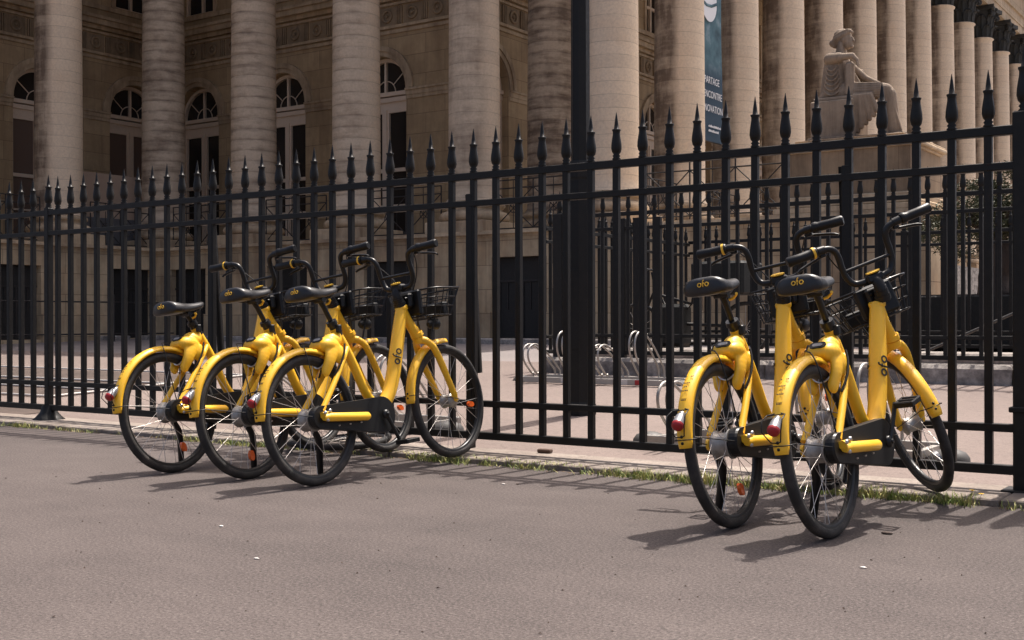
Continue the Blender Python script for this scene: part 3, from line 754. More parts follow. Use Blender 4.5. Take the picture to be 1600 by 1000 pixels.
    for f, r in ((0, .0042), (.34, .0032), (.67, .0032), (1, .0056)): mb.tube(ring(f), r, 6, closed=True)
    A = ring(0); B = ring(1)
    def lerp(p, q, t): return tuple(p[i]*(1-t)+q[i]*t for i in range(3))
    for (i, j, n_) in ((0, 1, 3), (2, 3, 4), (4, 5, 3), (6, 7, 4)):
        for k in range(n_+1): t = k/n_; mb.tube([lerp(A[i], A[j], t), lerp(B[i], B[j], t)], .003, 5)
    for k in range(7): x = -w0+.02+(2*w0-.04)*k/6; mb.tube([(x, y0, z0), (x, y1-.02, z0)], .002, 5)
    for k in range(4): y = y0+.03+(y1-y0-.08)*k/3; mb.tube([(-w0, y, z0), (w0, y, z0)], .002, 5)
    for s in (-1, 1): mb.tube([(s*.03, .80, .90), (s*.045, .875, .915), (s*.05, .872, .80)], .007, 6); mb.tube([(s*.06, 1.0, .79), (s*.045, .955, .66)], .005, 6)
    MS['basket'] = mb.mesh('basket', M['blackmetal'])
    mb = MB(); mb.box(-.085, .085, .855, .889, .805, .945, None, .01); MS['basket_box'] = mb.mesh('mount_plate', M['black'])
    mb = MB(); mb.box(-.05, .05, .815, .854, .85, .93, None, .01); MS['mount_block'] = mb.mesh('mount_block', M['black'])
    mb = MB(); mb.box(-.10, .10, 1.04, 1.085, .802, .87, None, .006); MS['front_plate'] = mb.mesh('front_plate', M['black'])
    mb = MB(); mb.lathe([(.012, -.05), (.024, -.035), (.030, -.005), (.033, .018), (.033, .024), (.02, .028)], 16, (0, 1.06, .757), 'y'); mb.tube([(0, 1.04, .775), (0, 1.04, .80)], .008, 6); MS['headlight'] = mb.mesh('headlight', M['black'])
    mb = MB(); mb.lathe([(.021, -.004), (.021, .004), (.015, .007)], 12, (0, 0, 0), 'x')
    MS['reflector'] = None
    # lettering on the down tube, reading up the tube
    for s in (1, -1):
        mb = MB(); d = Vector((0, .703-.648, .61-.475)).normalized(); an = radians(24)
        n_ = Vector((s*cos(an), -sin(an)*d.z, sin(an)*d.y)); yv = n_.cross(d) if s > 0 else n_.cross(-d)
        c0 = Vector((0, .692, .585))+Vector((n_.x*.0375, n_.y*.041, n_.z*.041))
        logo(mb, badge_frame(c0, d if s > 0 else -d, yv), .046, .0075, .0016)
        MS['letter_%d' % s] = mb.mesh('lettering', M['logok'])
    return MS
BM = make_bike()
HEAD = Vector((0, .905, .685)); HAX = Vector((0, -.363, .932)).normalized()
def reflector(parent, ang, m):
    mb = MB(); mt = Matrix.Rotation(ang, 4, 'X') @ Matrix.Translation((0, 0, -.205))
    n = 12; mb.prism([(.016*cos(2*pi*k/n), .027*sin(2*pi*k/n)) for k in range(n)], -.008, .008, mt @ Matrix.Rotation(pi/2, 4, 'Y') @ Matrix.Rotation(pi/2, 4, 'Z'))
    return mb.build('reflector', m, parent)
def bicycle(label, loc, yaw, lean, steer, crank, refl_r=None, refl_f=None, seat=0, pitch=None, white_f=False):
    root = thing('bicycle', label, 'bicycle', (loc[0], loc[1], 0), (math.asin(.03/1.105), -radians(lean), radians(yaw)), 'yellow shared bicycles parked along the fence')
    def P(name, key, parent=root): o = obj(name, BM[key], parent); return o
    fr = P('frame', 'frame'); P('lettering', 'letter_1', fr); P('lettering', 'letter_-1', fr); P('cable', 'cable', fr); P('seat_collar', 'seat_collar', fr)
    cs = P('chainstay', 'chainstay_cover'); 
    for f, z in ((-.006, .345), (.028, .352), (.006, .310)): P('bolt', 'bolt', cs).location = (.104, f, z)
    for f in (.09, .17, .25): o = P('bolt', 'bolt', cs); o.location = (.099, f, .277); o.scale = (.6, .6, .6); o.rotation_euler = (0, radians(90), 0)
    P('chain_case', 'chain_case')
    sp = P('seat_post', 'seat_post'); P('clamp_lever', 'clamp_lever', sp)
    sa = P('saddle', 'saddle'); P('lettering', 'saddle_lettering', sa)
    if seat:
        for o in (sp, sa): o.location = (0, seat*.47, -seat*.88)
        # the tube slides down inside the seat tube
    lk = P('lock_housing', 'lock_housing'); P('solar_panel', 'lock_panel', lk); P('status_window', 'lock_window', lk); P('seam', 'seam', lk); P('shackle', 'shackle', lk)
    rf = P('rear_fender', 'rear_fender'); rf.location = (0, 0, R)
    for k, nm in (('stay', 'stay'), ('fender_marks', 'printed_mark')): P(nm, k, rf)
    tl = P('tail_light', 'lamp_shell'); tl.location = (0, 0, R); P('lens', 'lens', tl); P('wire_guard', 'lamp_guard', tl)
    P('kickstand', 'kickstand')
    for key, ang in (('r', crank), ('l', crank+180)):
        c = P('crank', 'crank_'+key); c.location = (0, .455, .297); c.rotation_euler = (radians(ang), 0, 0)
        p = P('pedal', 'pedal_'+key, c); p.location = (0, 0, -.165); p.rotation_euler = (-radians(ang)+random.uniform(-.25, .25), 0, 0)
    def wheel(WM, nm, c, steerm, rot, refl, m=M['orange']):
        w_ = obj(nm, WM['rim'], root); w_.matrix_local = steerm @ Matrix.Translation(c) @ Matrix.Rotation(rot, 4, 'X')
        for k in ('tyre', 'spokes', 'hub'): obj(k, WM[k], w_)
        for a in (refl or []): reflector(w_, a-rot, m)
        return w_
    wheel(WR, 'rear_wheel', (0, 0, R), Matrix(), random.random()*.4, refl_r)
    S = Matrix.Translation(HEAD) @ Matrix.Rotation(radians(steer), 4, HAX) @ Matrix.Translation(-HEAD)
    wheel(WF, 'front_wheel', (0, AX, R), S, random.random()*.4, refl_f, M['silver'] if white_f else M['orange'])
    ff = P('front_fender', 'front_fender'); ff.matrix_local = S @ Matrix.Translation((0, AX, R)); P('stay', 'stay', ff)
    for nm, key, ch in (('fork', 'fork', ()), ('stem', 'stem', (('badge', 'stem_badge'),)),
                        ('handlebar', 'handlebar', (('grip', 'grip_r'), ('grip', 'grip_l'), ('brake_lever', 'brake_r'), ('brake_lever', 'brake_l'), ('gear_ring', 'bell_ring'), ('brake_cable', 'brake_cable'))),
                        ('basket', 'basket', (('mount_plate', 'basket_box'), ('mount_block', 'mount_block'), ('front_plate', 'front_plate'))), ('headlight', 'headlight', ())):
        o = P(nm, key); o.matrix_local = S
        for cn, ck in ch: P(cn, ck, o)
    return root
L8 = 8.0
bicycle('yellow bicycle with the lowered saddle, farthest left of the row', (-5.02, 4.20), 1.5, L8, 3, 70, [radians(20)], [2.2], .075)
bicycle('middle one of the three yellow bicycles in the left group', (-4.50, 4.245), 2.0, L8, 3, 60, [radians(5)], [1.2])
bicycle('yellow bicycle at the right of the left group, in front, its whole side showing', (-4.04, 4.247), 0.0, L8, 0, 24, None, [radians(80)])
bicycle('yellow bicycle on the left of the right hand pair, front half hidden', (-1.885, 4.285), -.5, L8, 10, 60, [radians(25)], [2.0])
bicycle('yellow bicycle at far right, handlebar and front wheel turned sharply', (-1.50, 4.275), -3.0, L8, 42, 150, None, [radians(-40)], 0, None, True)

# ------------------------------------------------------------------ the colonnaded building
BX, BY, CX = -11.14, 19.60, -23.87          # corner column, inner corner column line
SXL, SYR, SW = 3.183, 2.87, 2.97
ZP = 2.50; ZC = 11.58; ZA = 12.75
WA, WB, WW = 22.4, -16.5, -27.1
bld = thing('colonnaded_building', 'grand sooty stone palace with a giant Corinthian colonnade behind the fences', 'building', (-16, 21, 0))
BO = Vector((16, -21, 0))
def B(mb, name, m, parent=None, label=None, at=None):
    o = mb.build(name, m, parent or bld, label)
    o.location = at if at else ((0, 0, 0) if parent else BO); return o
def Lpoly(o):
    return [(BX+o, BY-o), (CX+o, BY-o), (CX+o, 7.4-o), (-46, 7.4-o), (-46, 82), (BX+o, 82)]
# podium
mb = MB()
def Ppoly(o): return [(-10.1+o, 18.5-o), (-22.8+o, 18.5-o), (-22.8+o, 6.4-o), (-46, 6.4-o), (-46, 82), (-10.1+o, 82)]
class Frame:
    def __init__(s, kind, c): s.k = kind; s.c = c
    def p(s, u, d, z):       # d = depth into the wall
        return (u, s.c+d, z) if s.k == 'Y' else (s.c-d, u, z)
def facade(mb, fr, u0, u1, z0, z1, cols, depth):
    """cols: list of (uc, half, [ (kind, hw, zb, zt_or_spring) ... bottom to top ])"""
    flip = fr.k == 'X'
    def q(*pts, sm=False):
        mb.add([fr.p(*p) for p in pts], [tuple(range(len(pts)))], sm)
    last = u0
    for uc, half, ops in sorted(cols):
        a, b = uc-half, uc+half
        q((last, 0, z0), (a, 0, z0), (a, 0, z1), (last, 0, z1)); last = b
        z = z0
        for kind, hw, zb, zt in ops:
            q((a, 0, z), (b, 0, z), (b, 0, zb), (a, 0, zb))
            top = zt if kind == 'r' else zt+hw
            l, r = uc-hw, uc+hw
            if hw < half-1e-6:
                q((a, 0, zb), (l, 0, zb), (l, 0, top), (a, 0, top)); q((r, 0, zb), (b, 0, zb), (b, 0, top), (r, 0, top))
            q((l, 0, zb), (l, depth, zb), (l, depth, zt), (l, 0, zt)); q((r, 0, zb), (r, depth, zb), (r, depth, zt), (r, 0, zt))
            q((l, 0, zb), (r, 0, zb), (r, depth, zb), (l, depth, zb))
            if kind == 'r': q((l, 0, zt), (r, 0, zt), (r, depth, zt), (l, depth, zt))
            else:
                n = 20; arc = [(uc+hw*cos(pi-pi*k/n), zt+hw*sin(pi*k/n)) for k in range(n+1)]
                for (x0, y0), (x1, y1) in zip(arc, arc[1:]):
                    q((x0, 0, y0), (x1, 0, y1), (x1, 0, top), (x0, 0, top)) if True else None
                    q((x0, 0, y0), (x0, depth, y0), (x1, depth, y1), (x1, 0, y1))
            z = top
        q((a, 0, z), (b, 0, z), (b, 0, z1), (a, 0, z1))
    q((last, 0, z0), (u1, 0, z0), (u1, 0, z1), (last, 0, z1))
def bar(mb, fr, u0, u1, d0, d1, z0, z1):
    a = fr.p(u0, d0, z0); b = fr.p(u1, d1, z1); mb.box(a[0], b[0], a[1], b[1], a[2], b[2])
FY, FX_, FW = Frame('Y', WA), Frame('X', WB), Frame('X', WW)
PYf, PWf = Frame('Y', 18.5), Frame('X', -22.8)
# podium faces with basement openings
pod_door_y = [(-21.70, .60), (-18.53, .60), (-15.73, .60), (-12.50, .62)]
pod_door_w = [(17.78, .60), (14.95, .50), (12.0, .5), (9.0, .5)]
mb = MB(); zt_ = 1.99
facade(mb, PYf, -22.8, -5.05, .1, ZP-.12, [(u, h, [('r', h, .40, zt_)]) for u, h in pod_door_y], .25)
mb.box(-5.05, -5.04, 18.5, 19.9, .1, ZP-.12)
B(mb, 'podium', M['podium'])
mb = MB(); facade(mb, PWf, 6.4, 18.5, .1, ZP-.12, [(u, h, [('r', h, .40, zt_)]) for u, h in pod_door_w], .25)
B(mb, 'podium', M['podium'])
for fr, lst in ((PYf, pod_door_y), (PWf, pod_door_w)):
    for u, h in lst:
        mb = MB(); bar(mb, fr, u-h+.002, u+h-.002, .16, .22, .41, zt_-.004)
        d = B(mb, 'basement_door', M['door'])
        mb = MB()
        bar(mb, fr, u-h+.01, u+h-.01, .13, .159, 1.52, 1.56); bar(mb, fr, u-.02, u+.02, .135, .159, .42, 1.52)
        for k in range(7): uu = u-h+.1+(2*h-.2)*k/6; bar(mb, fr, uu-.008, uu+.008, .138, .159, 1.0, 1.50)
        B(mb, 'door_grille', M['iron2'], d)
def plinth(fr, a, b):
    mb = MB(); bar(mb, fr, a, b, -.06, .001, .30, .95); B(mb, 'podium_plinth', M['podium'])
prev = -22.74
for u, h in pod_door_y+[(-5.0, 0)]:
    if (u-h) > prev: plinth(PYf, prev, u-h)
    prev = u+h
prev = 6.4
for u, h in sorted(pod_door_w)+[(18.44, 0)]: plinth(PWf, prev, u-h); prev = u+h
mb = MB()     # ledge under the columns
mb.prism(Ppoly(.02), ZP-.121, ZP-.075); mb.prism(Ppoly(.10), ZP-.075, ZP-.03); mb.prism(Ppoly(.07), ZP-.03, ZP)
for o, a, b in ((.02, ZP-.121, ZP-.075), (.10, ZP-.075, ZP-.03), (.07, ZP-.03, ZP)): mb.box(-10.2, -5.05+o, 18.5-o, 20.2, a+.0007, b-.0007)
B(mb, 'ledge', M['trim'])
# grand stair on the right front
mb = MB(); ns = 13
for k in range(ns):
    x1 = -5.15-k*.37; zz = .43+(k+1)*(ZP-.45)/ns
    mb.box(-10.3, x1, 20.15, 70, zz-.158, zz)
B(mb, 'stair', M['kerb'])
# walls
ZS = 6.41
def arch_ops(up=True): return [('a', .85, ZP+.02, ZS), ('r', .66, 9.28, 10.95)]
wy = [-25.85, -22.60, -19.25]
wb = [23.15+2.87*k for k in range(14)]
ww = [21.30-2.87*k for k in range(5)]
for fr, lst, a, b in ((FY, wy, WW, WB), (FX_, wb, WA, 66), (FW, ww, 8.0, WA)):
    mb = MB(); facade(mb, fr, a, b, ZP, ZA, [(u, .85, arch_ops()) for u in lst], .34); B(mb, 'wall', M['wall'])
mb = MB(); mb.box(-46, WW-.02, 8.0, 8.4, ZP, ZA); B(mb, 'wall', M['wall'])
def arch_trim(mb, fr, u):
    # archivolt: two stepped rings and a keyed impost
    for r0, r1, d in ((.86, .98, -.05), (.98, 1.10, -.085)):
        n = 20; vs = []
        for k in range(n+1):
            a = pi*k/n
            for r, dd in ((r0, .0), (r0, d), (r1, d), (r1, .0)): vs.append(fr.p(u-r*cos(a), dd, ZS+r*sin(a)))
        mb.add(vs, [(k*4+i, k*4+i+1, k*4+i+5, k*4+i+4) for k in range(n) for i in range(3)], False)
for fr, lst, a, b, sgn in ((FY, wy, WW+.02, WB+.08, 1), (FX_, wb, WA-.08, 66, 1), (FW, ww, 8.0, WA-.02, 1)):
    for u in lst: mb = MB(); arch_trim(mb, fr, u); B(mb, 'archivolt', M['trim'])
    prev = a
    for u in sorted(lst)+[None]:
        e = (u-.86) if u is not None else b
        if e > prev:
            mb = MB(); bar(mb, fr, prev, e, -.05, .001, ZS-.17, ZS-.06); bar(mb, fr, prev, e, -.085, .001, ZS-.06, ZS-.01); bar(mb, fr, prev, e, -.03, .001, ZS-.26, ZS-.17)
            B(mb, 'string_course', M['trim'])
        prev = (u+.86) if u is not None else b
    mb = MB()
    bar(mb, fr, a, b, -.04, .001, 7.78, 7.86); bar(mb, fr, a, b, -.075, .001, 7.90, 7.97)
    bar(mb, fr, a, b, -.06, .001, 8.46, 8.52); bar(mb, fr, a, b, -.12, .001, 8.56, 8.66); bar(mb, fr, a, b, -.26, .001, 8.66, 8.80); bar(mb, fr, a, b, -.32, .001, 8.80, 8.88)
    bar(mb, fr, a, b, -.05, .001, 9.12, 9.24)
    B(mb, 'cornice', M['trim'])
    mb = MB(); u = a+.3; k = 0
    while u < min(b, a+30)-.3:
        bar(mb, fr, u-.27, u+.27, -.012, .001, 7.99, 8.44)
        if k % 1 == 0:
            c = fr.p(u, -.03, 8.215); ring = []
            for i in range(14):
                an = 2*pi*i/14; ring.append(fr.p(u+.135*cos(an), -.03, 8.215+.135*sin(an)))
            mb.tube(ring, .036, 6, closed=True); mb.ball(c, .045, 8, 6)
        for j in range(3): bar(mb, fr, u+.31+j*.065, u+.345+j*.065, -.05, .001, 8.0, 8.43)
        u += .78; k += 1
    B(mb, 'frieze', M['frieze'])
    for u in lst:
        mb = MB()
        for s in (-1, 1): bar(mb, fr, u+s*.74-.06, u+s*.74+.06, -.05, .0, 9.25, 11.0)
        bar(mb, fr, u-.85, u+.85, -.07, .0, 10.90, 11.12)
        B(mb, 'window_surround', M['trim'])
def window(fr, u):
    d = .20
    mb = MB()
    # casing
    for s in (-1, 1): bar(mb, fr, u+s*.80-.05, u+s*.80+.05, d, d+.12, ZP+.03, ZS-.0)
    bar(mb, fr, u-.85, u+.85, d-.05, d+.12, ZS-.10, ZS); bar(mb, fr, u-.85, u+.85, d-.02, d+.12, ZS-.24, ZS-.13); bar(mb, fr, u-.75, u+.75, d+.03, d+.12, ZS-.42, ZS-.24)
    bar(mb, fr, u-.055, u+.055, d, d+.12, ZP+.05, ZS-.42)
    for s in (-1, 1):
        x0, x1 = (u+.055, u+.75) if s > 0 else (u-.75, u-.055)
        bar(mb, fr, x0, x0+.055, d+.03, d+.11, ZP+.05, ZS-.42); bar(mb, fr, x1-.055, x1, d+.03, d+.11, ZP+.05, ZS-.42)
        for z, h in ((ZP+.05, .14), (3.60, .045), (4.45, .09), (ZS-.50, .08)): bar(mb, fr, x0+.055, x1-.055, d+.032, d+.108, z, z+h)
    # fan light
    n = 20
    for r0, r1, d0 in ((.76, .848, d),):
        vs = []
        for k in range(n+1):
            a = pi*k/n
            for r, dd in ((r0, d0+.12), (r0, d0), (r1, d0), (r1, d0+.12)): vs.append(fr.p(u-r*cos(a), dd, ZS+r*sin(a)))
        mb.add(vs, [(k*4+i, k*4+i+1, k*4+i+5, k*4+i+4) for k in range(n) for i in range(3)])
    bar(mb, fr, u-.028, u+.028, d+.02, d+.10, ZS, ZS+.78)
    for an in (40, 140):
        c_, s_ = cos(radians(an)), sin(radians(an)); mb.tube([fr.p(u+.30*c_, d+.06, ZS+.30*s_), fr.p(u+.78*c_, d+.06, ZS+.78*s_)], .014, 5)
    mb.tube([fr.p(u+.30*cos(pi*k/10), d+.06, ZS+.30*sin(pi*k/10)) for k in range(11)], .014, 5)
    o = B(mb, 'window', M['wood'])
    mb = MB(); pts = [fr.p(u-.84, d+.09, ZP+.04), fr.p(u+.84, d+.09, ZP+.04)]+[fr.p(u+.84*cos(pi*k/16), d+.09, ZS+.84*sin(pi*k/16)) for k in range(17)]
    mb.add(pts, [tuple(range(len(pts)))]); B(mb, 'pane', M['glass'], o)
def upper_window(fr, u):
    d = .18; mb = MB()
    for s in (-1, 1): bar(mb, fr, u+s*.62-.04, u+s*.62+.04, d, d+.1, 9.29, 10.94)
    bar(mb, fr, u-.035, u+.035, d, d+.1, 9.34, 10.9)
    for z in (9.29, 10.05, 10.86): bar(mb, fr, u-.58, u+.58, d+.01, d+.09, z, z+.07)
    o = B(mb, 'upper_window', M['wood'])
    mb = MB(); mb.add([fr.p(u-.65, d+.08, 9.29), fr.p(u+.65, d+.08, 9.29), fr.p(u+.65, d+.08, 10.94), fr.p(u-.65, d+.08, 10.94)], [(0, 1, 2, 3)]); B(mb, 'pane', M['glass'], o)
for fr, lst in ((FY, wy), (FX_, wb), (FW, ww)):
    for u in lst:
        window(fr, u); upper_window(fr, u)
        if fr is FW:
            for s_ in (-1, 1): mb = MB(); bar(mb, fr, u+s_*.40-.29, u+s_*.40+.29, .272, .278, ZP+.3, ZS-.5); B(mb, 'blind', M['blind'])
# columns ----------------------------------------------------------------
def shaft_mesh(groove):
    mb = MB(); z0 = 3.20-ZP; H = ZC-ZP; prof = [(.575, z0-.02), (.565, z0+.02), (.53, z0+.06)]
    z = z0+.06; k = 0
    zz = .245*math.ceil(z/.245)
    def rad(z): t = (z-z0)/(H-z0); return .528-.010*t-.050*t*t
    while zz < H-.12:
        prof += [(rad(zz)-.0, zz-.030), (rad(zz)-groove, zz-.004), (rad(zz)-groove, zz+.004), (rad(zz)-.0, zz+.022)]; zz += .245
    prof += [(rad(H), H-.09), (rad(H)+.05, H-.045), (rad(H)+.055, H-.02), (rad(H)+.03, H)]
    mb.lathe(prof, 44); return mb.mesh('column', M['column'])
def base_mesh():
    mb = MB(); mb.box(-.72, .72, -.72, .72, .002, .262, None, .012)
    pr = []
    for k in range(9): a = -pi/2+pi*k/8; pr.append((.61+.105*cos(a), .37+.105*sin(a)))
    pr += [(.60, .482), (.565, .50), (.565, .535), (.60, .55)]
    for k in range(7): a = -pi/2+pi*k/6; pr.append((.575+.058*cos(a), .61+.058*sin(a)))
    pr += [(.565, .675), (.565, .72)]
    mb.lathe(pr, 40); return mb.mesh('base', M['trim'])
def capital_mesh():
    mb = MB(); H = ZA-ZC; mb.lathe([(.43, 0), (.44, .3), (.50, .75), (.60, H-.17)], 20)
    pts = []
    for q in range(4):
        for t in (-.78, -.4, 0, .4, .78):
            x, y = t*.86, -.70+.10*(1-(t/.78)**2); a = q*pi/2; pts.append((x*cos(a)-y*sin(a), x*sin(a)+y*cos(a)))
    mb.prism(pts, H-.16, H-.01)
    for row, (zb, h, r0, n, off) in enumerate(((.02, .44, .46, 8, 0), (.30, .52, .48, 8, .5))):
        for k in range(n):
            a = 2*pi*(k+off)/n
            prof = [(r0, zb, .13), (r0+.02, zb+h*.5, .17), (r0+.06, zb+h*.82, .15), (r0+.15, zb+h, .10), (r0+.20, zb+h*.93, .06), (r0+.20, zb+h*.84, .03)]
            vs = []
            for r, z, wd in prof:
                for s in (-1, -.5, 0, .5, 1): rr_ = r+(.03 if s == 0 else (-.01 if abs(s) == .5 else -.02)); vs.append((rr_*cos(a)-s*wd*sin(a), rr_*sin(a)+s*wd*cos(a), z-(.03 if abs(s) == 1 else 0)))
            fs = [(i*5+j, i*5+j+1, i*5+j+6, i*5+j+5) for i in range(5) for j in range(4)]; mb.add(vs, fs, False)
    for q in range(4):
        a = q*pi/2+pi/4; d = Vector((cos(a), sin(a), 0)); c = d*.76+Vector((0, 0, H-.30)); tn = Vector((-sin(a), cos(a), 0))
        sp = [c+d*(.13*(1-i/16)*cos(i*.75+1.2))+Vector((0, 0, .13*(1-i/16)*sin(i*.75+1.2))) for i in range(13)]
        mb.tube([d*.52+Vector((0, 0, .62)), d*.62+Vector((0, 0, .80))]+sp, .045, 6)
        a2 = q*pi/2; mb.ball((.62*cos(a2), .62*sin(a2), H-.10), .075, 8, 6)
    return mb.mesh('capital', M['capital'])
SHM, SHS, BSM, CPM = shaft_mesh(.0035), shaft_mesh(.0006), base_mesh(), capital_mesh()
def column(x, y, c, al=0.0):
    o = obj('column', SHM if al > .5 else SHS, bld); o.location = Vector((x, y, ZP))+BO; o.color = (*c, al)
    b = obj('base', BSM, o); k = obj('capital', CPM, o); k.location = (0, 0, ZC-ZP); b.color = o.color
# colour = (soot amount, azimuth threshold in metres along local x, phase)
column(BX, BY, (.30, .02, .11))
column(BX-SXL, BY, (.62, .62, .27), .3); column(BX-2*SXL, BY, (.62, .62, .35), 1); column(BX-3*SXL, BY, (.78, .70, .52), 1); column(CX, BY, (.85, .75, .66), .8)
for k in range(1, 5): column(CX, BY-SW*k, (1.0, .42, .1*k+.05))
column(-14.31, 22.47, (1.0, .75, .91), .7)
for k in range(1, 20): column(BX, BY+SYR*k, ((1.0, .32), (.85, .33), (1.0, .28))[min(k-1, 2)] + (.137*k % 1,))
# entablature and roof: stepped prisms following the colonnade
mb = MB(); mb.prism(Lpoly(.48), ZA, ZA+.34); mb.prism(Lpoly(.52), ZA+.34, ZA+.70); mb.prism(Lpoly(.60), ZA+.70, ZA+.82); B(mb, 'architrave', M['entab'])
mb = MB(); mb.prism(Lpoly(.50), ZA+.82, ZA+1.55); B(mb, 'entablature_frieze', M['entab'])
mb = MB(); mb.prism(Lpoly(.62), ZA+1.55, ZA+1.68); mb.prism(Lpoly(1.05), ZA+1.84, ZA+2.05); mb.prism(Lpoly(1.2), ZA+2.05, ZA+2.2); mb.prism(Lpoly(.6), ZA+1.68, ZA+1.84)
y = BY-.4
while y < 80: mb.box(BX+.60, BX+.80, y, y+.14, ZA+1.69, ZA+1.835); y += .30
x = BX+.3
while x > CX: mb.box(x, x+.14, BY-.80, BY-.60, ZA+1.69, ZA+1.835); x -= .30
B(mb, 'roof_cornice', M['entab'])
mb = MB(); mb.prism(Lpoly(.1), ZA+2.2, ZA+3.0); B(mb, 'attic', M['entab'])
# unseen solid cores behind the glass, added to block the sun
mb = MB(); mb.box(-46, WW-.6, 8.4, 66, .1, ZA+.1); mb.box(WW-.6, WB-.6, WA+.6, 66, .1, ZA+.1); B(mb, 'inner_core', M['frieze'])
# iron railings between the columns
def rail_panel(fr, u0, u1, z0=ZP+.10, z1=ZP+1.05, d=0.0):
    mb = MB(); r = .014
    L = u1-u0; n = max(1, round(L/.85)); w_ = L/n
    for z in (z0, z1, z1-.16): mb.tube([fr.p(u0, d, z), fr.p(u1, d, z)], r, 5)
    for k in range(n+1): mb.tube([fr.p(u0+k*w_, d, z0-.09), fr.p(u0+k*w_, d, z1)], r*1.1, 5)
    for k in range(n):
        a, b = u0+k*w_, u0+(k+1)*w_
        mb.tube([fr.p(a, d, z0), fr.p(b, d, z1-.16)], r*.8, 4); mb.tube([fr.p(b, d, z0), fr.p(a, d, z1-.16)], r*.8, 4)
        m_ = (a+b)/2; zc = (z0+z1-.16)/2
        mb.tube([fr.p(m_+.09*cos(t), d, zc+.09*sin(t)) for t in [2*pi*i/10 for i in range(10)]], r*.7, 4, closed=True)
        mb.tube([fr.p(m_, d, z0), fr.p(m_, d, z1)], r*.6, 4)
    B(mb, 'iron_railing', M['iron2'])
fr = Frame('Y', BY-.25)
for k in range(4): rail_panel(fr, BX-(k+1)*SXL+.66, BX-k*SXL-.66)
fr = Frame('X', CX+.25)
for k in range(4): rail_panel(fr, BY-(k+1)*SW+.66, BY-k*SW-.66)
fr = Frame('X', BX+.25)
for k in range(8): rail_panel(fr, BY+k*SYR+.66, BY+(k+1)*SYR-.66)
rail_panel(Frame('Y', 18.85), -10.0, -7.45)

# window balconies seen between the columns
for u in (-19.25, -22.6):
    mb = MB(); z0, z1 = ZP+.06, ZP+1.0; f = Frame('Y', WA-.55)
    for z in (z0, z1): mb.tube([(u-1.0, WA-.02, z), (u-1.0, WA-.55, z), (u+1.0, WA-.55, z), (u+1.0, WA-.02, z)], .014, 5)
    for k in range(17): x = u-1.0+2.0*k/16; mb.tube([(x, WA-.55, z0), (x, WA-.55, z1)], .008, 4)
    B(mb, 'balcony', M['iron2'])

# ------------------------------------------------------------------ banner hung between two columns
bn = M['banner'] = mat('banner cloth', (.02, .055, .085), .8); h = N(bn); tc = h.n('ShaderNodeTexCoord')
sp_ = h.n('ShaderNodeSeparateXYZ'); h.l(tc.outputs['Object'], sp_.inputs[0])
picz = h.mr(sp_.outputs[2], 1.35, 1.8); nz = h.noise(tc.outputs['Object'], 2.2, 4)
pic = h.ramp(nz, [(.3, (.018, .05, .07)), (.55, (.07, .15, .18)), (.75, (.25, .33, .36))])
h.base(h.mix(picz, (.022, .052, .082), pic))
ban = thing('banner', 'tall dark blue banner with white lettering hanging between two columns', 'banner', (-10.93, 23.66, 4.62))
mb = MB(); ny = 14; nzb = 30; vs = []
for th in (0, -.012):
    for i in range(nzb+1):
        for j in range(ny+1):
            y = -.70+1.13*j/ny; z = 5.6*i/nzb; vs.append((th+.02*sin(y*3+z*.6)+.01*sin(z*2), y, z))
W_ = ny+1; off = (nzb+1)*W_
fs = [(i*W_+j, i*W_+j+1, (i+1)*W_+j+1, (i+1)*W_+j) for i in range(nzb) for j in range(ny)]
fs += [(off+i*W_+j+1, off+i*W_+j, off+(i+1)*W_+j, off+(i+1)*W_+j+1) for i in range(nzb) for j in range(ny)]
mb.add(vs, fs, True); mb.build('cloth', bn, ban)
def bt(txt, size, y, z, sq=1):
    mb = MB(); m_ = Matrix(((0, 0, 1, .034), (1, 0, 0, y), (0, 1, 0, z), (0, 0, 0, 1))); text_mb(txt, size, .002, m_, mb, sq); mb.build('lettering', M['white'], ban)
bt('PARTAGE', .215, -.13, 1.28, .82); bt('RENCONTRE', .215, -.13, .98, .80); bt('INNOVATION', .215, -.13, .68, .80)
for z, wd in ((.29, .62), (.19, .50)):
    mb = MB(); y = -.30
    while y < -.30+wd: l_ = random.uniform(.012, .03); mb.box(.032, .035, y, y+l_, z, z+random.uniform(.03, .055)); y += l_+.012
    mb.build('small_print', M['white'], ban)
mb = MB(); c0 = (-.26, 2.95)
poly = [(c0[0]+.38*cos(2*pi*k/28), c0[1]+.42*sin(2*pi*k/28)) for k in range(28)]
mb.add([(.036, y, z) for y, z in poly], [tuple(range(28))]); sp1 = mb.build('emblem', M['white'], ban)
mb = MB(); mb.tube([(.040, -.62, 2.93), (.040, -.40, 2.86), (.040, -.15, 2.88), (.040, .12, 2.98)], .035, 6, sx=.3); mb.build('stripe', M['banner'], ban)
mb = MB(); mb.tube([(.037, .12, 3.86), (.037, .40, 3.86), (.037, .40, 4.02), (.037, .12, 4.02)], .012, 4, closed=True)
for y in (-.5, -.36, -.22, -.08, .06): mb.box(.034, .038, y, y+.04, 3.86, 4.02)
mb.build('print', M['white'], ban)
mb = MB(); mb.tube([(-.02, -.95, 5.62), (-.02, .62, 5.62)], .03, 8); mb.tube([(-.02, -.95, -.005), (-.02, .45, -.005)], .015, 8); mb.build('rod', M['iron2'], ban)

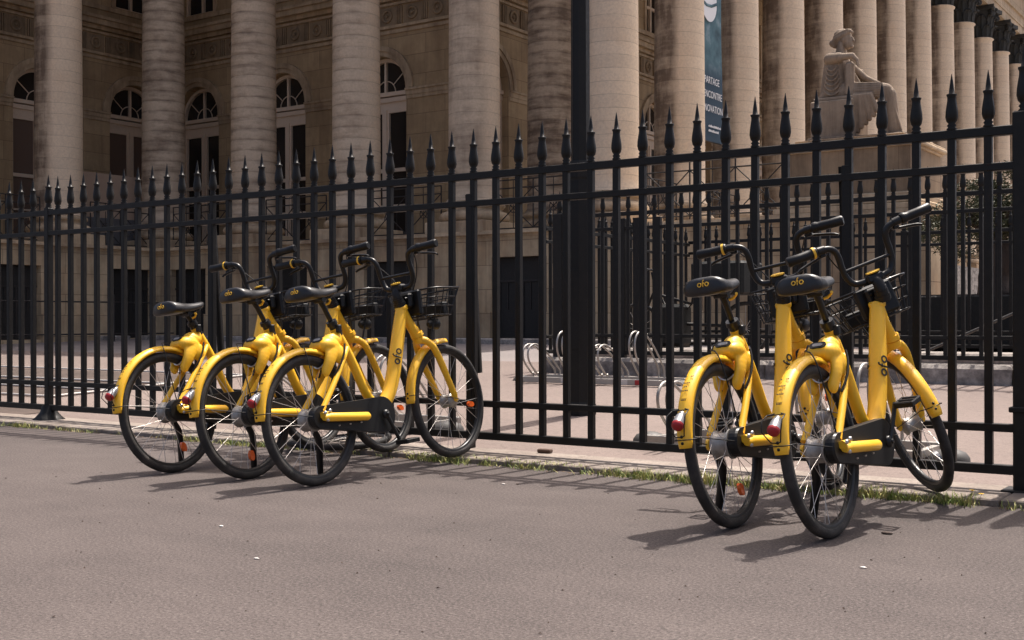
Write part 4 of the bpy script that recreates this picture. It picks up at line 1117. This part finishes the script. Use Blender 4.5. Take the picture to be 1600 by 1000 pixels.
# ------------------------------------------------------------------ pedestal and seated statue
ped = thing('pedestal', 'large moulded stone pedestal carrying the seated statue', 'pedestal', (-6.33, 19.45, ZP))
mb = MB(); w2, dp = 1.0, .85
mb.box(-1.14, 1.20, -1.0, 1.0, 0, .09, None, .01); mb.box(-1.10, 1.16, -.96, .96, .09, .16, None, .02); mb.box(-1.06, 1.10, -.92, .92, .16, .27, None, .02); mb.build('foot', M['trim'], ped)
mb = MB(); mb.box(-w2, w2+.03, -dp, dp, .27, .98); mb.build('die', M['pedestal'], ped)
mb = MB(); mb.box(-w2-.04, w2+.07, -dp-.04, dp+.04, .98, 1.02, None, .01); mb.box(-w2-.10, w2+.13, -dp-.10, dp+.10, 1.02, 1.08, None, .015); mb.box(-w2-.07, w2+.10, -dp-.07, dp+.07, 1.08, 1.12, None, .01); mb.build('cap', M['trim'], ped)
mb = MB(); mb.box(-.92, .86, -.6, .6, 1.12, 1.225, None, .012); mb.build('plinth', M['pedestal'], ped)

def capsule(mb, a, b, ra, rb, n=14, flat=1, up=None):
    a, b = Vector(a), Vector(b); d = (b-a).normalized(); pts = []; rr = []
    for k in range(4): t = k/4; pts.append(a-d*ra*cos(pi/2*t)); rr.append(max(.002, ra*sin(pi/2*t)))
    for k in range(5): t = k/4; pts.append(a+(b-a)*t); rr.append(ra+(rb-ra)*t)
    for k in range(1, 5): t = k/4; pts.append(b+d*rb*sin(pi/2*t)); rr.append(max(.002, rb*cos(pi/2*t)))
    mb.tube(pts, rr, n, sx=1, sy=flat, up=up)
sta = thing('statue', 'seated stone statue of a draped woman with bound hair looking right', 'statue', (-6.33, 19.45, ZP+1.225))
SZ = .945
# throne
mb = MB(); mb.box(-.80, -.02, -.40, .40, 0, .70, None, .02); mb.box(-.76, .0, -.36, .36, .70, .76, None, .015); mb.box(-.84, .02, -.44, .44, 0, .06, None, .01)
mb.box(.0, .78, -.34, .34, 0, .055, None, .015); th = mb.build('throne', M['statue'], sta)
mb = MB()
# near-side throne back, with her arm laid over it
mb.box(-.22, -.05, -.32, -.16, .74, 1.36, None, .05)
# trunk
capsule(mb, (-.36, .02, .86), (-.40, .02, 1.12), .23, .19); capsule(mb, (-.40, .02, 1.12), (-.43, .02, 1.38), .19, .20, flat=1)
capsule(mb, (-.46, -.18, 1.46), (-.42, .20, 1.44), .115, .11); capsule(mb, (-.30, .02, 1.30), (-.34, .10, 1.20), .11, .10)
capsule(mb, (-.40, .02, 1.50), (-.36, .01, 1.70), .105, .085)      # neck
# head and face
i0 = len(mb.v)
mb.ball((-.325, .0, 1.835), (.125, .098, .135)); mb.ball((-.262, .0, 1.765), (.075, .070, .105)); mb.ball((-.200, .0, 1.70), (.028, .032, .026))
capsule(mb, (-.205, 0, 1.845), (-.172, 0, 1.785), .014, .020); mb.ball((-.197, 0, 1.742), (.020, .026, .012)); mb.ball((-.225, .035, 1.83), (.02, .018, .012)); mb.ball((-.225, -.035, 1.83), (.02, .018, .012))
mb.ball((-.320, -.092, 1.80), (.018, .012, .028))
# hair: rolled band, wreath line, bun and hanging locks
for s in (-1, 1):
    for k in range(9):
        t = k/8; mb.ball((-.225-.20*t, s*(.045+.062*sin(pi*t*.7)), 1.925-.105*t), (.034, .028, .036), 8, 6)
mb.ball((-.360, 0, 1.885), (.130, .108, .105)); mb.ball((-.40, 0, 1.82), (.11, .10, .11)); mb.ball((-.500, 0, 1.785), (.062, .060, .062)); mb.ball((-.465, 0, 1.745), (.05, .055, .045))
for s in (-1, 1):
    capsule(mb, (-.36, s*.075, 1.74), (-.33, s*.085, 1.58), .036, .034); capsule(mb, (-.33, s*.085, 1.58), (-.26, s*.10, 1.42), .034, .026); capsule(mb, (-.38, s*.065, 1.72), (-.37, s*.095, 1.54), .026, .02)
mb.tube([(-.205, 0, 1.955), (-.25, -.085, 1.945), (-.36, -.118, 1.905), (-.47, -.07, 1.86)], .016, 7)
hc = Vector((-.37, 0, 1.66)); mb.v[i0:] = [tuple(hc+Vector((0, 0, -.035))+(Vector(p)-hc)*1.15) for p in mb.v[i0:]]
# near arm laid over the chair back, hand hanging
mb.ball((-.50, -.20, 1.44), (.12, .11, .11)); capsule(mb, (-.50, -.22, 1.45), (-.30, -.30, 1.44), .105, .088); capsule(mb, (-.30, -.30, 1.44), (-.08, -.27, 1.45), .072, .052)
capsule(mb, (-.08, -.27, 1.45), (.00, -.26, 1.37), .048, .036); capsule(mb, (.00, -.26, 1.37), (.02, -.26, 1.28), .034, .024)
for k in range(4): y = -.295+k*.022; capsule(mb, (.012, y, 1.33), (.028-.004*k, y, 1.235+.008*abs(k-1.5)), .013, .010, 8)
capsule(mb, (.0, -.232, 1.34), (.035, -.222, 1.29), .012, .010, 8)
# far arm reaching to the knee
capsule(mb, (-.40, .22, 1.42), (-.10, .24, 1.13), .085, .065); capsule(mb, (-.05, .10, 1.22), (-.10, .24, 1.13), .06, .06)
capsule(mb, (-.10, .20, 1.14), (.28, .10, .97), .062, .042); capsule(mb, (-.14, -.02, 1.28), (.04, .02, 1.10), .07, .065); capsule(mb, (.04, .02, 1.10), (.30, .0, .965), .06, .042)
capsule(mb, (.30, .0, .965), (.40, -.02, .945), .036, .036, flat=.7)
for k in range(4): y = -.055+k*.024; capsule(mb, (.40, y, .950), (.50-.012*abs(k-1.5), y, .915), .014, .010, 8)
capsule(mb, (.36, -.06, .95), (.42, -.085, .925), .012, .010, 8)
# hips, thighs, shins and feet under drapery
capsule(mb, (-.36, -.04, 1.42), (-.26, -.04, 1.02), .15, .17); capsule(mb, (.50, -.10, .74), (.60, -.10, .14), .135, .125); capsule(mb, (.60, -.13, .10), (.80, -.13, .045), .065, .035)
mb.ball((-.28, 0, .84), (.27, .30, .19)); 
for s, dz, dx in ((-1, 0, 0), (1, .03, -.06)):
    capsule(mb, (-.22, s*.13, .86), (.46+dx, s*.14, .82+dz), .170, .118); capsule(mb, (.46+dx, s*.14, .80+dz), (.60+dx, s*.13, .20), .118, .088)
    capsule(mb, (.60+dx, s*.13, .20), (.62+dx, s*.13, .07), .085, .075); capsule(mb, (.62+dx, s*.13, .07), (.78+dx, s*.13, .045), .052, .036, flat=.8)
capsule(mb, (.50, 0, .70), (.60, 0, .10), .10, .10)
# hem of the robe
for k in range(9): t = k/8; capsule(mb, (.44+.02*t, -.26+.52*t, .50), (.50+.05*sin(k), -.24+.48*t, .05), .026, .034, 8)
# folds
for k in range(7):
    t = k/6; capsule(mb, (-.22+.02*k, -.235-.02*sin(pi*t), .99-.05*k), (.42, -.262-.03*sin(pi*t), .925-.036*k), .022, .016, 8)
for k in range(6):
    t = k/5; capsule(mb, (.35+.045*k, -.235+.01*k, .82-.03*k), (.44+.058*k, -.215+.012*k, .12), .023, .026, 8)
capsule(mb, (-.50, -.12, 1.38), (-.50, -.12, .84), .135, .165); capsule(mb, (-.36, -.14, 1.36), (-.34, -.14, .86), .12, .13)
capsule(mb, (-.58, .02, 1.40), (-.62, .0, .80), .10, .125); capsule(mb, (-.55, -.2, .85), (-.70, -.2, .74), .09, .06)
for k in range(6):
    z = 1.34-.075*k; r = .085+.014*k
    pts = [(-.44+r*sin(radians(a)), -.278-.025*cos(radians(a)), z-.15*cos(radians(a))*(.8+.06*k)) for a in range(-80, 81, 16)]
    mb.tube(pts, .0145, 7)
for k in range(4): capsule(mb, (-.60-.015*k, -.20+.03*k, 1.32-.05*k), (-.665-.005*k, -.22+.04*k, .76), .022, .034, 8)
for k in range(5): capsule(mb, (-.14+.03*k, -.10-.01*k, 1.26-.05*k), (-.08+.04*k, -.18, .95-.02*k), .016, .013, 8)
# cloth falling over the seat edge in front of the block
for k in range(7):
    x = -.03+.05*k; capsule(mb, (x-.01, -.32, .73), (x+.02*k, -.345+.03*(k % 2), .07+.062*k), .045, .042, 8)
capsule(mb, (-.02, -.20, .70), (.20, -.20, .62), .13, .10)
fg = sculpt('figure', mb, M['statue'], sta, .010, 2)
for o in (fg, th): o.scale = (SZ*.98, SZ, SZ)

# ------------------------------------------------------------------ olive tree in a dark planter, sloping handrail, far tree
def leaf_cloud(mb, c, r, n, size, seed=1):
    rnd = random.Random(seed)
    cl = [(Vector((rnd.gauss(0, .5), rnd.gauss(0, .5), rnd.gauss(0, .5))), rnd.uniform(.22, .42)) for _ in range(34)]
    for _ in range(n):
        cc, cr = rnd.choice(cl); d = Vector((rnd.gauss(0, 1), rnd.gauss(0, 1), rnd.gauss(0, 1))).normalized()*cr*rnd.random()**.5
        p = cc+d; p = Vector((c[0]+p.x*r[0], c[1]+p.y*r[1], c[2]+p.z*r[2]))
        u = Vector((rnd.gauss(0, 1), rnd.gauss(0, 1), rnd.gauss(0, .6))).normalized(); v = u.cross(Vector((rnd.random(), rnd.random(), rnd.random()))).normalized()
        s = size*rnd.uniform(.6, 1.3)
        mb.add([p-u*s, p+v*s*.28, p+u*s, p-v*s*.28], [(0, 1, 2, 3)])
def olive(name, label, x, y, z, h, cr, n, seed, group=None):
    t = thing(name, label, 'tree', (x, y, z), group=group); rnd = random.Random(seed)
    mb = MB(); tr = [(0, 0, 0), (-.05, .02, h*.2), (.06, 0, h*.38), (.0, .03, h*.52)]
    mb.tube(smooth_path(tr), [.27, .25, .23, .21, .20, .22, .21, .19, .17, .15, .13, .12], 10)
    lim = []
    for k in range(8):
        a = 2*pi*k/8+rnd.random(); e = (cr[0]*.7*cos(a), cr[1]*.7*sin(a), h*rnd.uniform(.62, .88)); st_ = (0, 0, h*rnd.uniform(.34, .52))
        mb.tube(smooth_path([st_, (e[0]*.35, e[1]*.35, st_[2]+.2), e]), [.07, .06, .05, .045, .04, .035, .03, .02, .015, .01], 6)
    mb.build('trunk', M['bark'], t); mb = MB(); leaf_cloud(mb, (0, 0, h*.74), cr, n, .033, seed); mb.build('crown', M['leaf'], t); return t
pl = thing('planter', 'large dark box planter at the foot of the olive tree', 'planter', (-3.25, 17.0, .372))
mb = MB(); mb.box(-1.45, 2.4, -.7, .7, .03, .74, None, .02); mb.build('box', M['dkgreen'], pl)
mb = MB(); mb.box(-1.38, 2.33, -.63, .63, .70, .755); mb.build('soil', M['soil'], pl)
olive('olive_tree', 'grey green olive tree with thick twisted trunk in the dark planter', -3.70, 17.0, 1.10, 1.50, (.85, .7, .42), 17000, 3)
olive('olive_tree', 'second olive tree right of the first, at the frame edge', -2.0, 17.1, 1.10, 1.55, (.7, .7, .45), 11000, 8)
hr = thing('handrail', 'sloping thin metal handrail in front of the dark planter', 'handrail', (-3.75, 13.2, .372))
mb = MB(); mb.tube([(0, 0, .01), (1.6, 0, .74)], .016, 8); mb.build('rail', M['rackfoot'], hr)
mb = MB(); mb.tube([(1.55, 0, 0), (1.55, 0, .715)], .014, 8); mb.build('post', M['iron2'], hr)

hp_ = thing('hoarding_panel', 'plain brown board panel standing between the two left columns', 'panel', (-24.6, 18.6, ZP))
mb = MB(); mb.box(-.02, .02, -.86, .84, .04, 1.88); mb.build('board', M['board'], hp_)
mb = MB(); mb.box(.022, .06, -.86, .84, .02, .80, None, .005); mb.build('lower_board', M['slate'], hp_)

# low rail and posts near the left wing
lr = thing('low_railing', 'thin two bar railing standing before the left wing', 'railing', (-21.6, 12, gz(15)-.02))
for z in (.20, .88):
    mb = MB(); mb.tube([(0, -6, z), (0, 6.0, z)], .018, 6); mb.build('rail', M['iron2'], lr)
for y in (-4.6, -1.9, 1.1, 4.4):
    mb = MB(); mb.tube([(0, y, 0), (0, y, .98)], .022, 6); mb.lathe([(.022, .98), (.03, 1.0), (.001, 1.06)], 8, (0, y, 0)); mb.build('post', M['iron2'], lr)

# ------------------------------------------------------------------ dark cargo cycle parked inside the enclosure
cg = thing('cargo_bicycle', 'dark cargo bicycle with a big box parked behind the inner fence', 'bicycle', (-7.05, 13.3, .372), (0, 0, radians(0)))
for x, rr in ((-.12, .30), (1.32, .30)):
    mb = MB(); mb.tube([(x+rr*cos(2*pi*k/28), 0, rr+.02+rr*sin(2*pi*k/28)) for k in range(28)], .025, 8, closed=True); wv = mb.build('wheel', M['tyre'], cg)
    mb = MB()
    for k in range(12): a = 2*pi*k/12; mb.tube([(x, 0, rr+.02), (x+rr*.95*cos(a), 0, rr+.02+rr*.95*sin(a))], .002, 4)
    mb.build('spokes', M['spoke'], wv)
mb = MB(); mb.tube([(-.12, 0, .32), (.12, 0, .82), (.40, 0, .38), (1.32, 0, .34)], .022, 8); mb.tube([(.12, 0, .75), (.62, 0, .62), (.40, 0, .38)], .02, 8); mb.tube([(.62, 0, .62), (.66, 0, .82)], .016, 8); mb.build('frame', M['door'], cg)
mb = MB(); mb.tube([(.12, 0, .80), (.07, 0, 1.02)], .014, 8); mb.tube([(.0, -.26, 1.0), (.03, -.24, 1.07), (.07, -.1, 1.05), (.07, .1, 1.05), (.03, .24, 1.07), (.0, .26, 1.0)], .013, 8); mb.build('handlebar', M['blackmetal'], cg)
mb = MB(); mb.ball((.66, 0, .86), (.14, .09, .04)); mb.build('saddle', M['saddle'], cg)
mb = MB(); mb.box(.74, 1.42, -.30, .30, .72, 1.12, None, .03); mb.build('box', M['dkgreen'], cg)
mb = MB(); mb.box(.12, .56, -.14, .14, .10, .62, None, .04); mb.build('side_bag', M['dkgreen'], cg)

# ------------------------------------------------------------------ small things on the ground
ty = thing('scrap_tyre', 'discarded buckled bicycle wheel lying on the kerb stones behind the left bicycles', 'wheel', (-5.02, 5.46, .038), (radians(2), radians(-3), .3))
mb = MB(); mb.tube([(.31*cos(2*pi*k/48), .26*sin(2*pi*k/48), .022+.012*sin(4*pi*k/48)) for k in range(48)], .021, 8, closed=True); mb.build('tyre', M['tyre'], ty)
mb = MB(); mb.tube([(.285*cos(2*pi*k/48), .235*sin(2*pi*k/48), .022+.012*sin(4*pi*k/48)) for k in range(48)], .008, 6, closed=True); mb.build('rim', M['hub'], ty)
mb = MB()
for k in range(14): a = 2*pi*k/14+.1; mb.tube([(.02*cos(a+1), .02*sin(a+1), .035), (.28*cos(a), .23*sin(a), .024)], .0014, 4)
mb.build('spokes', M['spoke'], ty)
def stone_mb(r, seed, sq=(1, .7, .5)):
    rnd = random.Random(seed); mb = MB(); mb.ball((0, 0, r*sq[2]*.8), (r*sq[0], r*sq[1], r*sq[2]), 9, 6)
    mb.v = [(x*(1+rnd.uniform(-.2, .2)), y*(1+rnd.uniform(-.2, .2)), max(0, z)) for x, y, z in mb.v]; return mb
def ground_at(px, py, z=0.0):
    a = (px-800)/1867; d = (.8-z)*1867/(py-500); x = a*d
    return x*cos(TH)-d*sin(TH), x*sin(TH)+d*cos(TH)
# broken clay block on the kerb
mb = MB(); mb.box(-.042, .042, -.022, .022, 0, .022, None, .005); o = mb.build('clay_block', mat('dark clay', (.10, .06, .045), .9)); o.location = (*ground_at(851, 708, .03), .032); o.rotation_euler = (0, 0, .1)
tag(o, 'small dark block lying on the pale kerb right of the left bicycles', 'block')
for k, (px, py, lab) in enumerate(((400, 873, 'pale scrap on the asphalt below the front left bicycle'), (1348, 889, 'pale chip on the asphalt in front of the far right bicycle'), (786, 757, 'pale scrap lying by the fence shadow tips near the middle'), (345, 822, 'tiny pale chip on the asphalt below the left bicycles'), (1385, 836, 'dark crumb on the asphalt right of the front right bicycle'), (808, 757, 'darker crumb beside the pale scrap near the middle'))):
    mb = stone_mb(.011 if k != 4 else .02, k, (1, .6, .3)); o = mb.build('litter_scrap', M['whitep'] if 'pale' in lab and k != 5 else M['soil']); o.location = (*ground_at(px, py), 0); tag(o, lab, 'litter')
# weeds along the joint
rnd = random.Random(5); mb = MB()
def blade(x, y, z, h, lean, az, w_):
    dx, dy = cos(az), sin(az); p0 = Vector((x, y, z)); p1 = p0+Vector((dx*lean*.4, dy*lean*.4, h*.6)); p2 = p0+Vector((dx*lean, dy*lean, h*.92)); s = Vector((-dy, dx, 0))*w_
    mb.add([p0-s, p0+s, p1+s*.8, p1-s*.8, p2], [(0, 1, 2, 3), (3, 2, 4)])
x = -14.0
clumps = []
while x < 1.5:
    dens = 1.5*max(0, noise.noise(Vector((x*2.3, 3.1, 0)))+.22)+.55*(x > -2.9)+.2*(x > -4)+.08
    if rnd.random() < dens: clumps.append((x, 5.345+rnd.gauss(0, .016), min(1.35, dens)*rnd.uniform(.4, 1.1)))
    x += rnd.uniform(.02, .07)
for cx_, cy_, s in clumps:
    for _ in range(int(46*s)+8):
        x_, y_ = cx_+rnd.gauss(0, .035), cy_+rnd.gauss(0, .012+.018*s)
        if rnd.random() < .16: blade(x_, y_, 0, rnd.uniform(.02, .06), rnd.uniform(.02, .07), rnd.uniform(0, 2*pi), rnd.uniform(.001, .002)); continue
        blade(x_, y_, -.002, rnd.uniform(.012, .055)*(.5+s*.7), rnd.uniform(.005, .04), rnd.uniform(0, 2*pi), rnd.uniform(.0014, .003))
for _ in range(500):
    x_ = rnd.uniform(-5.3, -3.2); blade(x_, 5.38+rnd.gauss(0, .03), .03, rnd.uniform(.006, .02), .02, rnd.uniform(0, 6.28), .0018)
o = mb.build('weeds', M['grass']); o['kind'] = 'stuff'
mb = MB()
for _ in range(900):
    x_ = rnd.uniform(-12, 1.5); y_ = 5.335+rnd.gauss(0, .02); s = rnd.uniform(.003, .010); a = rnd.uniform(0, 6.28)
    mb.add([(x_+s*cos(a), y_+s*sin(a), .004), (x_-s*.5*sin(a), y_+s*.5*cos(a), .006), (x_-s*cos(a), y_-s*sin(a), .003), (x_+s*.4*sin(a), y_-s*.4*cos(a), .002)], [(0, 1, 2, 3)])
o = mb.build('leaf_crumbs', mat('dry leaf', (.16, .10, .05), .9)); o['kind'] = 'stuff'
mb = MB()
for _ in range(200):
    px_ = rnd.uniform(0, 1650); py_ = 735+260*rnd.random()**1.7; X_, Y_ = ground_at(px_, py_)
    if Y_ > 5.3: continue
    s_ = rnd.uniform(.0015, .0065); a = rnd.uniform(0, 6.28); e_ = rnd.uniform(.3, 1)
    mb.add([(X_+s_*cos(a), Y_+s_*sin(a), .001), (X_-s_*e_*sin(a), Y_+s_*e_*cos(a), .001+s_*.5), (X_-s_*cos(a), Y_-s_*sin(a), .001), (X_+s_*e_*sin(a), Y_-s_*e_*cos(a), .001), (X_, Y_, .001+s_*.8)], [(0, 1, 4), (1, 2, 4), (2, 3, 4), (3, 0, 4)])
o = mb.build('grit', M['soil']); o['kind'] = 'stuff'
for k, (px, py, lab) in enumerate(((1518, 762, 'smaller yellow dandelion at the kerb, the left one'), (1532, 768, 'larger yellow dandelion at the kerb, the right one'))):
    X_, Y_ = ground_at(px-2, py+22); fl = thing('dandelion', lab, 'flower', (X_, Y_, 0)); hh = .045
    mb = MB(); mb.tube([(0, 0, 0), (.004, 0, hh*.6), (.008, 0, hh)], .0011, 5); mb.build('stem', M['grass'], fl)
    mb = MB()
    for i in range(14): a = 2*pi*i/14; mb.add([(.008, 0, hh), (.008+.011*cos(a-.15), .011*sin(a-.15), hh+.003), (.008+.013*cos(a), .013*sin(a), hh+.004), (.008+.011*cos(a+.15), .011*sin(a+.15), hh+.003)], [(0, 1, 2, 3)])
    mb.ball((.008, 0, hh+.002), (.006, .006, .003), 8, 5); mb.build('bloom', M['petal'], fl)
